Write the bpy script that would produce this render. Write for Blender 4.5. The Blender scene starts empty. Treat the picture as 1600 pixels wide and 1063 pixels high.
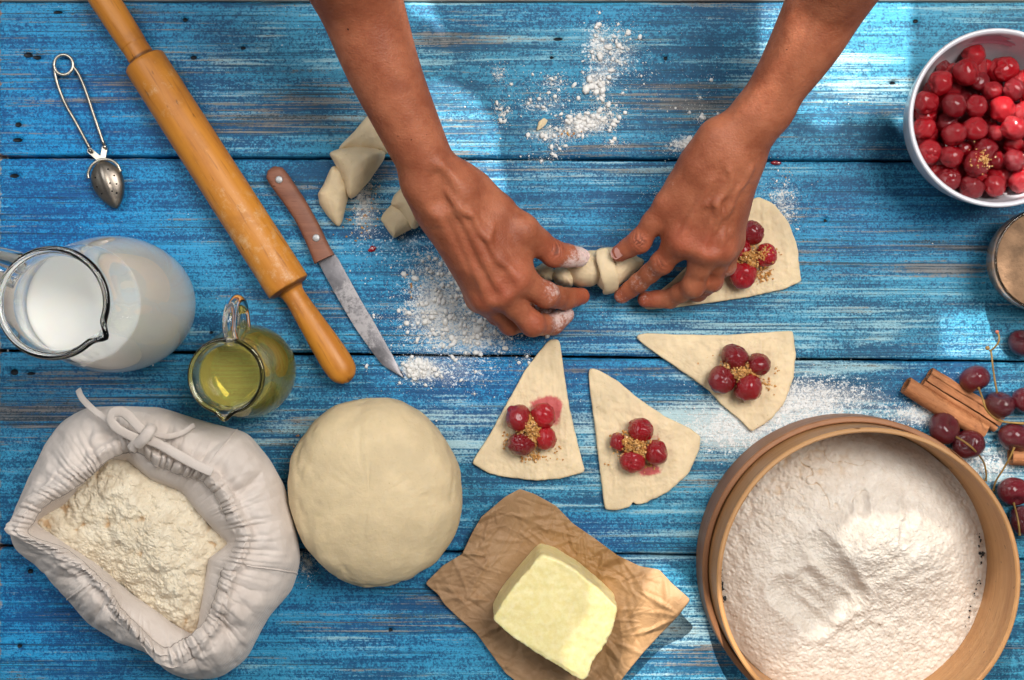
import bpy, math, random
import numpy as np
from mathutils import Vector, Matrix, Quaternion

random.seed(7)
RNG = np.random.default_rng(11)
scene = bpy.context.scene
COL = scene.collection

# ------------------------------------------------------------------ camera, world, lamps
S = 0.0005                      # metres per photograph pixel on the table top
D = 1.0                         # camera height above the table
NX, NY = 790.0, 488.0           # the point straight under the lens
CX, CY = (NX - 800) * S, (531.5 - NY) * S

def P(px, py, z=0.0):
    """the point at height z that lies on the sight line of a photograph pixel"""
    k = (D - z) / D
    return np.array([CX + (px - NX) * S * k, CY - (py - NY) * S * k, z])

cam_data = bpy.data.cameras.new('camera')
cam = bpy.data.objects.new('camera', cam_data)
COL.objects.link(cam)
cam.location = (CX, CY, D)
cam_data.sensor_width = 36
cam_data.lens = 36 * D / (1600 * S)
cam_data.shift_x = (800 - NX) / 1600
cam_data.shift_y = -(531.5 - NY) / 1600
cam_data.clip_start = 0.02
cam_data.clip_end = 50
scene.camera = cam

world = bpy.data.worlds.new("World")
scene.world = world
world.use_nodes = True
bg = world.node_tree.nodes['Background']
bg.inputs[0].default_value = (0.90, 0.95, 1.0, 1)
bg.inputs[1].default_value = 0.145

def lamp(name, kind, loc, target, energy, color=(1, 1, 1), **kw):
    ld = bpy.data.lights.new(name, kind)
    ld.energy = energy
    ld.color = color
    for k, v in kw.items():
        setattr(ld, k, v)
    o = bpy.data.objects.new(name, ld)
    COL.objects.link(o)
    o.location = loc
    o.rotation_euler = (Vector(target) - Vector(loc)).to_track_quat('-Z', 'Y').to_euler()
    return o

lamp('window_light', 'AREA', (0.62, 0.52, 1.55), (0.0, 0.0, 0), 30, (1.0, 0.965, 0.92), shape='RECTANGLE', size=0.85, size_y=0.7)
lamp('fill_light', 'AREA', (-0.85, 0.75, 1.5), (0.0, 0.0, 0), 12, (0.95, 0.98, 1.0), shape='RECTANGLE', size=0.8, size_y=0.8)  # added soft fill from the upper left
SUNDIR = Vector((-0.24, 1.0, 1.02)).normalized()       # towards the low sun
SUN = Vector((0.12, -0.05, 0)) + SUNDIR * 6.0
lamp('sunbeam', 'SPOT', SUN, (0.12, -0.05, 0), 3500, (1.0, 0.94, 0.86), spot_size=math.radians(16), spot_blend=0.0, shadow_soft_size=0.0056)

scene.view_settings.view_transform = 'Standard'
scene.view_settings.look = 'None'
scene.view_settings.exposure = 0.0
scene.view_settings.gamma = 1.0
scene.cycles.use_denoising = True
scene.cycles.max_bounces = 14
scene.cycles.transmission_bounces = 14
scene.cycles.transparent_max_bounces = 12
scene.cycles.sample_clamp_indirect = 20.0

# ------------------------------------------------------------------ numpy helpers
def _hash(ix, iy, iz, seed):
    h = (ix.astype(np.uint32) * np.uint32(374761393) + iy.astype(np.uint32) * np.uint32(668265263)
         + iz.astype(np.uint32) * np.uint32(2147483647) + np.uint32((seed * 1274126177) & 0xffffffff))
    h = (h ^ (h >> np.uint32(13))) * np.uint32(1274126177)
    h = h ^ (h >> np.uint32(16))
    h = h * np.uint32(2246822519)
    h = h ^ (h >> np.uint32(15))
    return h.astype(np.float64) / 4294967295.0

def vnoise(p, seed=0):
    p = np.asarray(p, float)
    i = np.floor(p).astype(np.int64)
    f = p - i
    f = f * f * f * (f * (f * 6 - 15) + 10)
    out = 0
    for dx in (0, 1):
        wx = f[..., 0] if dx else 1 - f[..., 0]
        for dy in (0, 1):
            wy = f[..., 1] if dy else 1 - f[..., 1]
            for dz in (0, 1):
                wz = f[..., 2] if dz else 1 - f[..., 2]
                out = out + wx * wy * wz * _hash(i[..., 0] + dx, i[..., 1] + dy, i[..., 2] + dz, seed)
    return out * 2 - 1

_ROT = np.array([[0.80, 0.60, 0.0], [-0.48, 0.64, 0.60], [0.36, -0.48, 0.80]])
_ROT2 = np.array([[0.7547, -0.6561, 0.0], [0.6561, 0.7547, 0.0], [0.0, 0.0, 1.0]])

def fbm(p, seed=0, octaves=4, gain=0.5):
    a, s, t = 1.0, 0.0, 0.0
    p = np.asarray(p, float) @ _ROT2
    for o in range(octaves):
        s = s + a * vnoise(p, seed + o * 17)
        t += a
        a *= gain
        p = (p @ _ROT) * 2.03 + 3.1
    return s / t

def ridge(p, seed=0, octaves=3, gain=0.5):
    a, s, t = 1.0, 0.0, 0.0
    p = np.asarray(p, float) @ _ROT2
    for o in range(octaves):
        s = s + a * (np.abs(vnoise(p, seed + o * 31)) * 2)
        t += a
        a *= gain
        p = (p @ _ROT) * 2.1 + 1.7
    return s / t

def worley(p, seed=0):
    p = np.asarray(p, float)
    i = np.floor(p).astype(np.int64)
    best = np.full(p.shape[:-1], 9.0)
    for dx in (-1, 0, 1):
        for dy in (-1, 0, 1):
            cx, cy, cz = i[..., 0] + dx, i[..., 1] + dy, i[..., 2] * 0
            qx = cx + _hash(cx, cy, cz, seed)
            qy = cy + _hash(cx, cy, cz, seed + 5)
            best = np.minimum(best, (qx - p[..., 0]) ** 2 + (qy - p[..., 1]) ** 2)
    return np.sqrt(best)

def sstep(a, b, x):
    t = np.clip((np.asarray(x, float) - a) / (b - a), 0, 1)
    return t * t * (3 - 2 * t)

def polar(poly, c, n, smooth=0.0):
    """radius (in pixels) of a star-shaped outline seen from c at n even angles"""
    poly = np.asarray(poly, float)
    c = np.asarray(c, float)
    th = np.linspace(0, 2 * math.pi, n, endpoint=False)
    d = np.stack([np.cos(th), np.sin(th)], 1)
    r = np.zeros(n)
    A, B = poly - c, np.roll(poly, -1, 0) - c
    for a, b in zip(A, B):
        e = b - a
        den = d[:, 0] * e[1] - d[:, 1] * e[0]
        den = np.where(np.abs(den) < 1e-9, 1e-9, den)
        t = (a[0] * e[1] - a[1] * e[0]) / den
        u = (a[0] * d[:, 1] - a[1] * d[:, 0]) / den
        ok = (t > 0) & (u >= -1e-6) & (u <= 1 + 1e-6)
        r = np.where(ok, np.maximum(r, t), r)
    if smooth > 0:
        k = int(smooth * 3) + 1
        w = np.exp(-0.5 * (np.arange(-k, k + 1) / smooth) ** 2)
        w /= w.sum()
        rr = np.concatenate([r[-k:], r, r[:k]])
        r = np.convolve(rr, w, 'valid')
    return r, d

def catmull(pts, n):
    pts = np.asarray(pts, float)
    m = len(pts)
    ext = np.concatenate([[2 * pts[0] - pts[1]], pts, [2 * pts[-1] - pts[-2]]])
    t = np.linspace(0, m - 1, n)
    i = np.minimum(t.astype(int), m - 2)
    f = (t - i)[:, None]
    p0, p1, p2, p3 = ext[i], ext[i + 1], ext[i + 2], ext[i + 3]
    return 0.5 * (2 * p1 + (p2 - p0) * f + (2 * p0 - 5 * p1 + 4 * p2 - p3) * f ** 2 + (3 * p1 - p0 - 3 * p2 + p3) * f ** 3)

# ------------------------------------------------------------------ objects
def wloc(o):
    v = Vector((0, 0, 0))
    while o is not None:
        v += o.location
        o = o.parent
    return v

def tag(o, label=None, cat=None, group=None, kind=None):
    for k, v in (('label', label), ('category', cat), ('group', group), ('kind', kind)):
        if v:
            o[k] = v
    return o

def thing(name, label, cat, loc, group=None):
    o = bpy.data.objects.new(name, None)
    o.empty_display_size = 0.02
    COL.objects.link(o)
    o.location = Vector([float(x) for x in loc])
    return tag(o, label, cat, group)

def obj(name, verts, faces, mat, parent=None, loc=None, smooth=True, attrs=None, angle=None):
    verts = np.asarray(verts, float)
    base = wloc(parent) if parent is not None else Vector((0, 0, 0))
    origin = Vector([float(x) for x in loc]) if loc is not None else base
    me = bpy.data.meshes.new(name)
    v = verts - np.array(origin)
    fa = faces if isinstance(faces, list) else faces.tolist()
    me.from_pydata(v.tolist(), [], fa)
    me.validate()
    me.polygons.foreach_set('use_smooth', [smooth] * len(me.polygons))
    if attrs:
        for k, a in attrs.items():
            at = me.attributes.new(k, 'FLOAT', 'POINT')
            at.data.foreach_set('value', np.asarray(a, np.float32))
    if mat is not None:
        me.materials.append(mat)
    me.update()
    o = bpy.data.objects.new(name, me)
    COL.objects.link(o)
    o.parent = parent
    o.location = origin - base
    if angle:
        try:
            me.set_sharp_from_angle(angle=math.radians(angle))
        except Exception:
            pass
    return o

class MB:
    def __init__(self):
        self.v, self.f, self.n = [], [], 0
    def add(self, v, f):
        v = np.asarray(v, float).reshape(-1, 3)
        self.v.append(v)
        off = self.n
        self.f.extend([[int(i) + off for i in q] for q in f])
        self.n += len(v)
    def get(self):
        return np.concatenate(self.v), self.f

def grid_faces(m, n, wrap=True, flip=False):
    """m rows of n points"""
    i = np.arange(m - 1)[:, None]
    j = np.arange(n if wrap else n - 1)[None, :]
    j2 = (j + 1) % n
    q = np.stack([i * n + j, i * n + j2, (i + 1) * n + j2, (i + 1) * n + j], -1).reshape(-1, 4)
    return q[:, ::-1] if flip else q

def loft(loops, cap0=False, cap1=False, flip=False):
    L = np.asarray(loops, float)
    m, n = L.shape[:2]
    v = L.reshape(-1, 3)
    f = grid_faces(m, n, True, flip).tolist()
    if cap0:
        v = np.concatenate([v, L[0].mean(0)[None]])
        c = len(v) - 1
        f += [[c, (j + 1) % n, j] if not flip else [c, j, (j + 1) % n] for j in range(n)]
    if cap1:
        v = np.concatenate([v, L[-1].mean(0)[None]])
        c = len(v) - 1
        o = (m - 1) * n
        f += [[c, o + j, o + (j + 1) % n] if not flip else [c, o + (j + 1) % n, o + j] for j in range(n)]
    return v, f

def lathe(profile, center, n=72, cap0=True, cap1=True):
    th = np.linspace(0, 2 * math.pi, n, endpoint=False)
    loops = [np.stack([center[0] + r * np.cos(th), center[1] + r * np.sin(th), np.full(n, center[2] + z)], 1) for r, z in profile]
    return loft(loops, cap0, cap1)

def frames(path):
    path = np.asarray(path, float)
    t = np.gradient(path, axis=0)
    t /= np.linalg.norm(t, axis=1)[:, None] + 1e-12
    up = np.array([0, 0, 1.0])
    if abs(t[0] @ up) > 0.95:
        up = np.array([1.0, 0, 0])
    ns = []
    n = up - t[0] * (up @ t[0])
    for k in range(len(path)):
        n = n - t[k] * (n @ t[k])
        n /= np.linalg.norm(n) + 1e-12
        ns.append(n.copy())
    ns = np.array(ns)
    return t, ns, np.cross(t, ns)

def tube(path, radius, n=12, flat=1.0, cap=True):
    path = np.asarray(path, float)
    m = len(path)
    r = np.broadcast_to(np.asarray(radius, float), (m,))
    t, nn, bb = frames(path)
    th = np.linspace(0, 2 * math.pi, n, endpoint=False)
    loops = path[:, None, :] + r[:, None, None] * (np.cos(th)[None, :, None] * bb[:, None, :] + flat * np.sin(th)[None, :, None] * nn[:, None, :])
    return loft(loops, cap, cap)

def box(c, size, R=None):
    sx, sy, sz = [s / 2 for s in size]
    v = np.array([[x, y, z] for x in (-sx, sx) for y in (-sy, sy) for z in (-sz, sz)])
    if R is not None:
        v = v @ np.asarray(R).T
    f = [[0, 1, 3, 2], [4, 6, 7, 5], [0, 4, 5, 1], [2, 3, 7, 6], [0, 2, 6, 4], [1, 5, 7, 3]]
    return v + np.asarray(c), f

def sphere(n=24, m=14):
    v, f = [], []
    v.append((0, 0, -1))
    for i in range(1, m):
        ph = -math.pi / 2 + math.pi * i / m
        for j in range(n):
            a = 2 * math.pi * j / n
            v.append((math.cos(ph) * math.cos(a), math.cos(ph) * math.sin(a), math.sin(ph)))
    v.append((0, 0, 1))
    for j in range(n):
        f.append([0, 1 + (j + 1) % n, 1 + j])
    for i in range(m - 2):
        for j in range(n):
            a = 1 + i * n + j
            b = 1 + i * n + (j + 1) % n
            f.append([a, b, b + n, a + n])
    o = 1 + (m - 2) * n
    e = len(v) - 1
    for j in range(n):
        f.append([o + j, o + (j + 1) % n, e])
    return np.array(v, float), f

def ico():
    t = (1 + 5 ** 0.5) / 2
    v = np.array([(-1, t, 0), (1, t, 0), (-1, -t, 0), (1, -t, 0), (0, -1, t), (0, 1, t), (0, -1, -t), (0, 1, -t), (t, 0, -1), (t, 0, 1), (-t, 0, -1), (-t, 0, 1)], float)
    v /= np.linalg.norm(v[0])
    f = np.array([(0, 11, 5), (0, 5, 1), (0, 1, 7), (0, 7, 10), (0, 10, 11), (1, 5, 9), (5, 11, 4), (11, 10, 2), (10, 7, 6), (7, 1, 8), (3, 9, 4), (3, 4, 2), (3, 2, 6), (3, 6, 8), (3, 8, 9), (4, 9, 5), (2, 4, 11), (6, 2, 10), (8, 6, 7), (9, 8, 1)])
    return v, f

# ------------------------------------------------------------------ implicit surfaces
def surface_nets(f, origin, h):
    nx, ny, nz = f.shape
    s = f < 0
    cs = np.zeros((nx - 1, ny - 1, nz - 1), np.int8)
    for dx in (0, 1):
        for dy in (0, 1):
            for dz in (0, 1):
                cs += s[dx:nx - 1 + dx, dy:ny - 1 + dy, dz:nz - 1 + dz]
    act = (cs > 0) & (cs < 8)
    idx = np.full(act.shape, -1, np.int64)
    ci = np.argwhere(act)
    idx[act] = np.arange(len(ci))
    acc = np.zeros((len(ci), 3))
    cnt = np.zeros(len(ci))
    corners = [(a, b, c) for a in (0, 1) for b in (0, 1) for c in (0, 1)]
    for a in corners:
        for ax in range(3):
            if a[ax] == 0:
                b = list(a)
                b[ax] = 1
                fa = f[ci[:, 0] + a[0], ci[:, 1] + a[1], ci[:, 2] + a[2]]
                fb = f[ci[:, 0] + b[0], ci[:, 1] + b[1], ci[:, 2] + b[2]]
                m = (fa < 0) != (fb < 0)
                t = np.where(m, fa / np.where(m, fa - fb, 1), 0)
                q = np.tile(np.array(a, float), (len(ci), 1))
                q[:, ax] = t
                acc += q * m[:, None]
                cnt += m
    v = (ci + acc / cnt[:, None]) * h + np.asarray(origin)
    quads = []
    for ax in range(3):
        sl0 = [slice(None)] * 3
        sl1 = [slice(None)] * 3
        sl0[ax] = slice(0, -1)
        sl1[ax] = slice(1, None)
        a, b = s[tuple(sl0)], s[tuple(sl1)]
        e = np.argwhere(a != b)
        u, w = (ax + 1) % 3, (ax + 2) % 3
        ok = (e[:, u] > 0) & (e[:, w] > 0) & (e[:, u] < f.shape[u] - 1) & (e[:, w] < f.shape[w] - 1)
        e = e[ok]
        q = []
        for du, dw in ((-1, -1), (0, -1), (0, 0), (-1, 0)):
            k = e.copy()
            k[:, u] += du
            k[:, w] += dw
            q.append(idx[k[:, 0], k[:, 1], k[:, 2]])
        q = np.stack(q, 1)
        inside = s[e[:, 0], e[:, 1], e[:, 2]]
        q[~inside] = q[~inside][:, ::-1]
        quads.append(q)
    return v, np.concatenate(quads)

class Field:
    def __init__(self, lo, hi, h):
        self.lo = np.asarray(lo, float)
        self.h = h
        self.n = np.ceil((np.asarray(hi) - self.lo) / h).astype(int) + 1
        self.ax = [self.lo[i] + h * np.arange(self.n[i]) for i in range(3)]
    def new(self):
        return np.full(self.n, 1.0, np.float32)
    def cone(self, F, a, b, ra, rb, k, sub=False, squash=None):
        a, b = np.asarray(a, float), np.asarray(b, float)
        m = max(ra, rb) + k + 3 * self.h
        lo = np.minimum(a, b) - m
        hi = np.maximum(a, b) + m
        i0 = np.clip(np.floor((lo - self.lo) / self.h).astype(int), 0, self.n)
        i1 = np.clip(np.ceil((hi - self.lo) / self.h).astype(int) + 1, 0, self.n)
        if np.any(i1 <= i0):
            return
        X = self.ax[0][i0[0]:i1[0], None, None]
        Y = self.ax[1][None, i0[1]:i1[1], None]
        Z = self.ax[2][None, None, i0[2]:i1[2]]
        ab = b - a
        L = max(ab @ ab, 1e-12)
        t = np.clip(((X - a[0]) * ab[0] + (Y - a[1]) * ab[1] + (Z - a[2]) * ab[2]) / L, 0, 1)
        d = np.sqrt((X - a[0] - t * ab[0]) ** 2 + (Y - a[1] - t * ab[1]) ** 2 + (Z - a[2] - t * ab[2]) ** 2) - (ra + (rb - ra) * t)
        sl = tuple(slice(i0[q], i1[q]) for q in range(3))
        g = F[sl]
        if sub:
            d = -d
            hh = np.maximum(k - np.abs(g - d), 0) / k
            F[sl] = np.maximum(g, d) + hh * hh * k * 0.25
        else:
            hh = np.maximum(k - np.abs(g - d), 0) / k
            F[sl] = np.minimum(g, d) - hh * hh * k * 0.25
    @staticmethod
    def join(a, b, k):
        hh = np.maximum(k - np.abs(a - b), 0) / k
        return np.minimum(a, b) - hh * hh * k * 0.25

# ------------------------------------------------------------------ materials
class NT:
    def __init__(self, name):
        self.mat = bpy.data.materials.new(name)
        self.mat.use_nodes = True
        self.t = self.mat.node_tree
        self.bsdf = self.t.nodes['Principled BSDF']
        self.out = self.t.nodes['Material Output']
        self._tc = None
    def node(self, kind, **kw):
        n = self.t.nodes.new(kind)
        for k, v in kw.items():
            setattr(n, k, v)
        return n
    def link(self, a, b):
        self.t.links.new(a, b)
    def put(self, sock, v):
        if hasattr(v, 'is_output') or isinstance(v, bpy.types.NodeSocket):
            self.t.links.new(v, sock)
        elif isinstance(v, (tuple, list)) and len(v) == 3 and sock.type == 'RGBA':
            sock.default_value = (*v, 1)
        else:
            sock.default_value = v
    def coord(self, scale=(1, 1, 1), rot=(0, 0, 0), which='Object', rand=False):
        if self._tc is None:
            self._tc = self.node('ShaderNodeTexCoord')
        m = self.node('ShaderNodeMapping')
        m.inputs['Scale'].default_value = scale
        m.inputs['Rotation'].default_value = rot
        self.link(self._tc.outputs[which], m.inputs['Vector'])
        if rand:
            oi = self.node('ShaderNodeObjectInfo')
            v = self.node('ShaderNodeVectorMath', operation='SCALE')
            v.inputs[0].default_value = (13.0, 7.0, 5.0)
            self.link(oi.outputs['Random'], v.inputs['Scale'])
            self.link(v.outputs[0], m.inputs['Location'])
        return m.outputs[0]
    def noise(self, vec, scale, detail=4, rough=0.55, dist=0.0):
        n = self.node('ShaderNodeTexNoise')
        n.inputs['Scale'].default_value = scale
        n.inputs['Detail'].default_value = detail
        n.inputs['Roughness'].default_value = rough
        n.inputs['Distortion'].default_value = dist
        self.link(vec, n.inputs['Vector'])
        return n.outputs['Fac']
    def voronoi(self, vec, scale, feature='F1', out='Distance'):
        n = self.node('ShaderNodeTexVoronoi', feature=feature)
        n.inputs['Scale'].default_value = scale
        self.link(vec, n.inputs['Vector'])
        return n.outputs[out]
    def math(self, op, a, b=0.0, c=0.0, clamp=False):
        n = self.node('ShaderNodeMath', operation=op, use_clamp=clamp)
        for s, v in zip(n.inputs, (a, b, c)):
            self.put(s, v)
        return n.outputs[0]
    def step(self, x, a, b):
        n = self.node('ShaderNodeMapRange', interpolation_type='SMOOTHSTEP')
        self.put(n.inputs['Value'], x)
        n.inputs['From Min'].default_value = a
        n.inputs['From Max'].default_value = b
        return n.outputs[0]
    def mix(self, f, a, b, blend='MIX'):
        n = self.node('ShaderNodeMix', data_type='RGBA', blend_type=blend)
        self.put(n.inputs[0], f)
        self.put(n.inputs[6], a)
        self.put(n.inputs[7], b)
        return n.outputs[2]
    def attr(self, name):
        n = self.node('ShaderNodeAttribute', attribute_name=name)
        return n.outputs['Fac']
    def bump(self, h, dist=0.001, strength=1.0, normal=None):
        n = self.node('ShaderNodeBump')
        n.inputs['Distance'].default_value = dist
        n.inputs['Strength'].default_value = strength
        self.link(h, n.inputs['Height'])
        if normal is not None:
            self.link(normal, n.inputs['Normal'])
        return n.outputs[0]
    def set(self, **kw):
        names = dict(color='Base Color', rough='Roughness', metal='Metallic', normal='Normal', sss='Subsurface Weight', sssr='Subsurface Radius', ssss='Subsurface Scale', spec='Specular IOR Level', trans='Transmission Weight', ior='IOR', coat='Coat Weight', coatr='Coat Roughness', alpha='Alpha', sheen='Sheen Weight')
        for k, v in kw.items():
            self.put(self.bsdf.inputs[names[k]], v)
        return self.mat

def add3(m, *xs):
    r = xs[0]
    for x in xs[1:]:
        r = m.math('ADD', r, x)
    return r

def mat_plank():
    m = NT('scraped_blue_paint')
    v = m.coord((1, 1, 1), rand=True)
    def streak(sx, sy, det, rough=0.6, dist=0.0):
        mp = m.node('ShaderNodeMapping')
        mp.inputs['Scale'].default_value = (sx, sy, 1)
        m.link(v, mp.inputs['Vector'])
        return m.noise(mp.outputs[0], 1.0, det, rough, dist)
    s1 = streak(4, 110, 5, 0.62)
    s2 = streak(14, 520, 4, 0.6)
    s3 = streak(6, 300, 5, 0.7)
    sp = m.noise(v, 620, 2, 0.7)
    sp2 = m.noise(v, 210, 3, 0.65)
    big = m.noise(v, 9, 3, 0.5)
    patch = streak(7, 32, 4, 0.6, 0.6)
    patch2 = streak(5, 26, 4, 0.6, 0.8)
    pale, brown, deep, dust = m.attr('pale'), m.attr('brown'), m.attr('deep'), m.attr('dust')
    c = lambda x, k: m.math('MULTIPLY', m.math('SUBTRACT', x, 0.5), k)
    # paint: deep to mid blue
    tone = add3(m, c(s1, 2.0), c(sp, 2.6), c(sp2, 1.2), c(s2, 1.4), c(big, 1.6), 0.48)
    deepc = m.mix(deep, (0.006, 0.075, 0.155), (0.0012, 0.080, 0.26))
    midc = m.mix(deep, (0.050, 0.310, 0.475), (0.006, 0.300, 0.66))
    col = m.mix(m.step(tone, 0.1, 0.95), deepc, midc)
    # thin rubbed paint; pale also carries painted sun and oil jug light
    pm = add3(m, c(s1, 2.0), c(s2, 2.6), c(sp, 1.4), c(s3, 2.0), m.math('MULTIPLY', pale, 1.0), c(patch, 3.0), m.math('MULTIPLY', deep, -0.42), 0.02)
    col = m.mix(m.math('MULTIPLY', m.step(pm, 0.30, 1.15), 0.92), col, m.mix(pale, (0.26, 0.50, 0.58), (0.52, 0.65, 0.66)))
    # grey brown bare wood in streaks, plus painted light beside the oil jug
    bm = add3(m, c(s3, 2.8), c(s2, 2.2), c(sp2, 1.0), c(sp, 1.0), m.math('MULTIPLY', brown, 1.15), c(patch2, 2.4), -0.06)
    col = m.mix(m.math('MULTIPLY', m.step(bm, 0.35, 0.8), 0.8), col, m.mix(m.step(s2, 0.42, 0.6), (0.080, 0.075, 0.065), (0.235, 0.185, 0.145)))
    # dark grain and pores
    dk = add3(m, c(streak(7, 640, 3, 0.6), 3.2), c(sp, 2.0), c(s1, 0.8), c(patch2, 1.3), m.math('MULTIPLY', brown, 0.3), 0.06)
    col = m.mix(m.math('MULTIPLY', m.step(dk, 0.30, 0.75), 0.78), col, (0.006, 0.022, 0.040))
    # dents and nail holes
    hole = m.attr('hole')
    col = m.mix(m.step(hole, 0.45, 0.6), col, (0.004, 0.007, 0.012))
    # worn ends
    worn = m.attr('worn')
    wm = add3(m, worn, c(sp2, 1.0), c(s1, 0.9))
    col = m.mix(m.step(wm, 0.45, 0.75), col, m.mix(m.step(big, .45, .55), (0.42, 0.36, 0.30), (0.30, 0.15, 0.09)))
    # flour dust lying in the grain
    dm = add3(m, m.math('MULTIPLY', dust, 1.0), m.math('MULTIPLY', c(sp, 2.6), m.step(dust, 0.02, 0.2)), m.math('MULTIPLY', c(sp2, 1.6), m.step(dust, 0.02, 0.2)), m.math('MULTIPLY', c(s2, 0.8), dust))
    film = m.math('MULTIPLY', m.step(m.math('ADD', m.math('MULTIPLY', dust, 1.0), c(m.noise(v, 70, 5, 0.7), 1.2)), 0.15, 0.95), m.step(dust, 0.03, 0.3))
    col = m.mix(m.math('MULTIPLY', film, 0.5), col, (0.78, 0.78, 0.77))
    col = m.mix(m.math('MULTIPLY', m.step(dm, 0.4, 0.8), 0.85), col, (0.80, 0.79, 0.77))
    hgt = add3(m, c(s2, 0.8), c(s3, 0.8), c(sp, 0.5), m.math('MULTIPLY', hole, -1.5))
    return m.set(color=col, rough=m.math('ADD', 0.55, c(sp, 0.4)), spec=0.35, normal=m.bump(hgt, 0.0009, 0.8))

def mat_wood(name, c1, c2, c3, along=(6, 90, 90), rough=0.45, blotch=0.0, dustc=None, coat=0.0):
    m = NT(name)
    v = m.coord(along)
    n1 = m.noise(v, 1.0, 5, 0.6, 0.4)
    v2 = m.coord(tuple(a * 4 for a in along))
    n2 = m.noise(v2, 1.0, 3, 0.6)
    iso = m.coord((1, 1, 1))
    n3 = m.noise(iso, 28, 4, 0.6)
    col = m.mix(m.step(n1, 0.3, 0.7), c1, c2)
    col = m.mix(m.math('MULTIPLY', m.step(n2, 0.55, 0.75), 0.6), col, c3)
    if blotch:
        col = m.mix(m.math('MULTIPLY', m.step(n3, 0.5, 0.72), blotch), col, c3)
        spk = m.noise(m.coord((60, 220, 220)), 1.0, 2, 0.5)
        col = m.mix(m.math('MULTIPLY', m.step(spk, 0.70, 0.76), 0.7), col, tuple(x * 0.3 for x in c3))
    if dustc:
        d = m.noise(iso, 110, 6, 0.8)
        a = m.attr('dust')
        col = m.mix(m.math('MULTIPLY', m.step(m.math('ADD', d, m.math('MULTIPLY', a, 0.5)), 0.62, 0.85), 0.6), col, dustc)
    if dustc:
        g_ = m.math('ADD', m.attr('grime'), m.math('MULTIPLY', m.math('SUBTRACT', n3, 0.5), 0.8))
        col = m.mix(m.math('MULTIPLY', m.step(m.math('MULTIPLY', g_, m.step(m.attr('grime'), 0.02, 0.2)), 0.25, 0.8), 0.8), col, tuple(x * 0.35 for x in c3))
    h = m.math('ADD', n1, m.math('MULTIPLY', n2, 0.5))
    return m.set(color=col, rough=m.math('ADD', rough, m.math('MULTIPLY', n2, 0.15)), normal=m.bump(h, 0.0004, 0.5), coat=coat, coatr=0.3)

def mat_simple(name, color, rough=0.5, metal=0.0, bump=None, var=0.0, vscale=60, **kw):
    m = NT(name)
    v = m.coord((1, 1, 1))
    col = color
    if var:
        n = m.noise(v, vscale, 4, 0.6)
        col = m.mix(m.step(n, 0.3, 0.7), tuple(x * (1 - var) for x in color), tuple(min(1, x * (1 + var)) for x in color))
    if bump:
        kw['normal'] = m.bump(m.noise(v, bump[0], 5, 0.65), bump[1], bump[2] if len(bump) > 2 else 1.0)
    return m.set(color=col, rough=rough, metal=metal, **kw)

def mat_dough(name='raw_dough', c=(0.73, 0.575, 0.365)):
    m = NT(name)
    v = m.coord((1, 1, 1))
    n = m.noise(v, 40, 5, 0.6)
    n2 = m.noise(v, 260, 4, 0.65)
    col = m.mix(m.step(n, 0.3, 0.72), tuple(x * 0.9 for x in c), tuple(min(1, x * 1.08) for x in c))
    sp = m.noise(v, 420, 2, 0.5)
    col = m.mix(m.math('MULTIPLY', m.step(sp, 0.72, 0.78), 0.5), col, (0.36, 0.26, 0.12))
    j = m.attr('juice')
    jn = m.math('ADD', j, m.math('MULTIPLY', m.math('SUBTRACT', n2, 0.5), 1.0))
    col = m.mix(m.math('MULTIPLY', m.step(m.math('MULTIPLY', jn, m.step(j, 0.03, 0.12)), 0.3, 0.8), 0.85), col, (0.50, 0.03, 0.06))
    hgt = m.math('ADD', n, m.math('MULTIPLY', n2, 0.35))
    return m.set(color=col, rough=0.62, spec=0.3, sss=0.2, sssr=(1.0, 0.7, 0.35), ssss=0.003, normal=m.bump(hgt, 0.0016, 0.8))

def mat_flour(name='white_flour', c1=(0.645, 0.57, 0.49), c2=(0.73, 0.665, 0.59), c3=(0.56, 0.39, 0.24)):
    m = NT(name)
    v = m.coord((1, 1, 1))
    n = m.noise(v, 90, 6, 0.7)
    n2 = m.noise(v, 600, 4, 0.7)
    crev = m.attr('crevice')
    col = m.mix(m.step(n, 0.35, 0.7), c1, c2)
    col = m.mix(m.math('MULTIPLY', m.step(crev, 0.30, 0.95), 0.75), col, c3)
    return m.set(color=col, rough=0.95, spec=0.1, sss=0.15, sssr=(1, 0.8, 0.6), ssss=0.002, normal=m.bump(m.math('ADD', n, n2), 0.0006, 0.6))

def mat_cherry(name, c1, c2, rough, coat):
    m = NT(name)
    v = m.coord((1, 1, 1), rand=True)
    n = m.noise(v, 90, 4, 0.55, 0.5)
    sp = m.voronoi(v, 420)
    oi = m.node('ShaderNodeObjectInfo')
    col = m.mix(m.math('ADD', m.math('MULTIPLY', m.step(n, 0.3, 0.7), 0.4), m.math('MULTIPLY', oi.outputs['Random'], 0.6)), c1, c2)
    col = m.mix(m.math('MULTIPLY', m.step(sp, 0.16, 0.08), 0.35), col, tuple(min(1, x * 2.5 + 0.05) for x in c2))
    return m.set(color=col, rough=m.math('ADD', rough, m.math('MULTIPLY', n, 0.12)), coat=coat, coatr=0.06, sss=0.08, sssr=(1.0, 0.12, 0.08), ssss=0.003, normal=m.bump(m.math('ADD', n, m.math('MULTIPLY', m.noise(v, 300, 3), 0.3)), 0.0012, 0.6))

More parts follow.
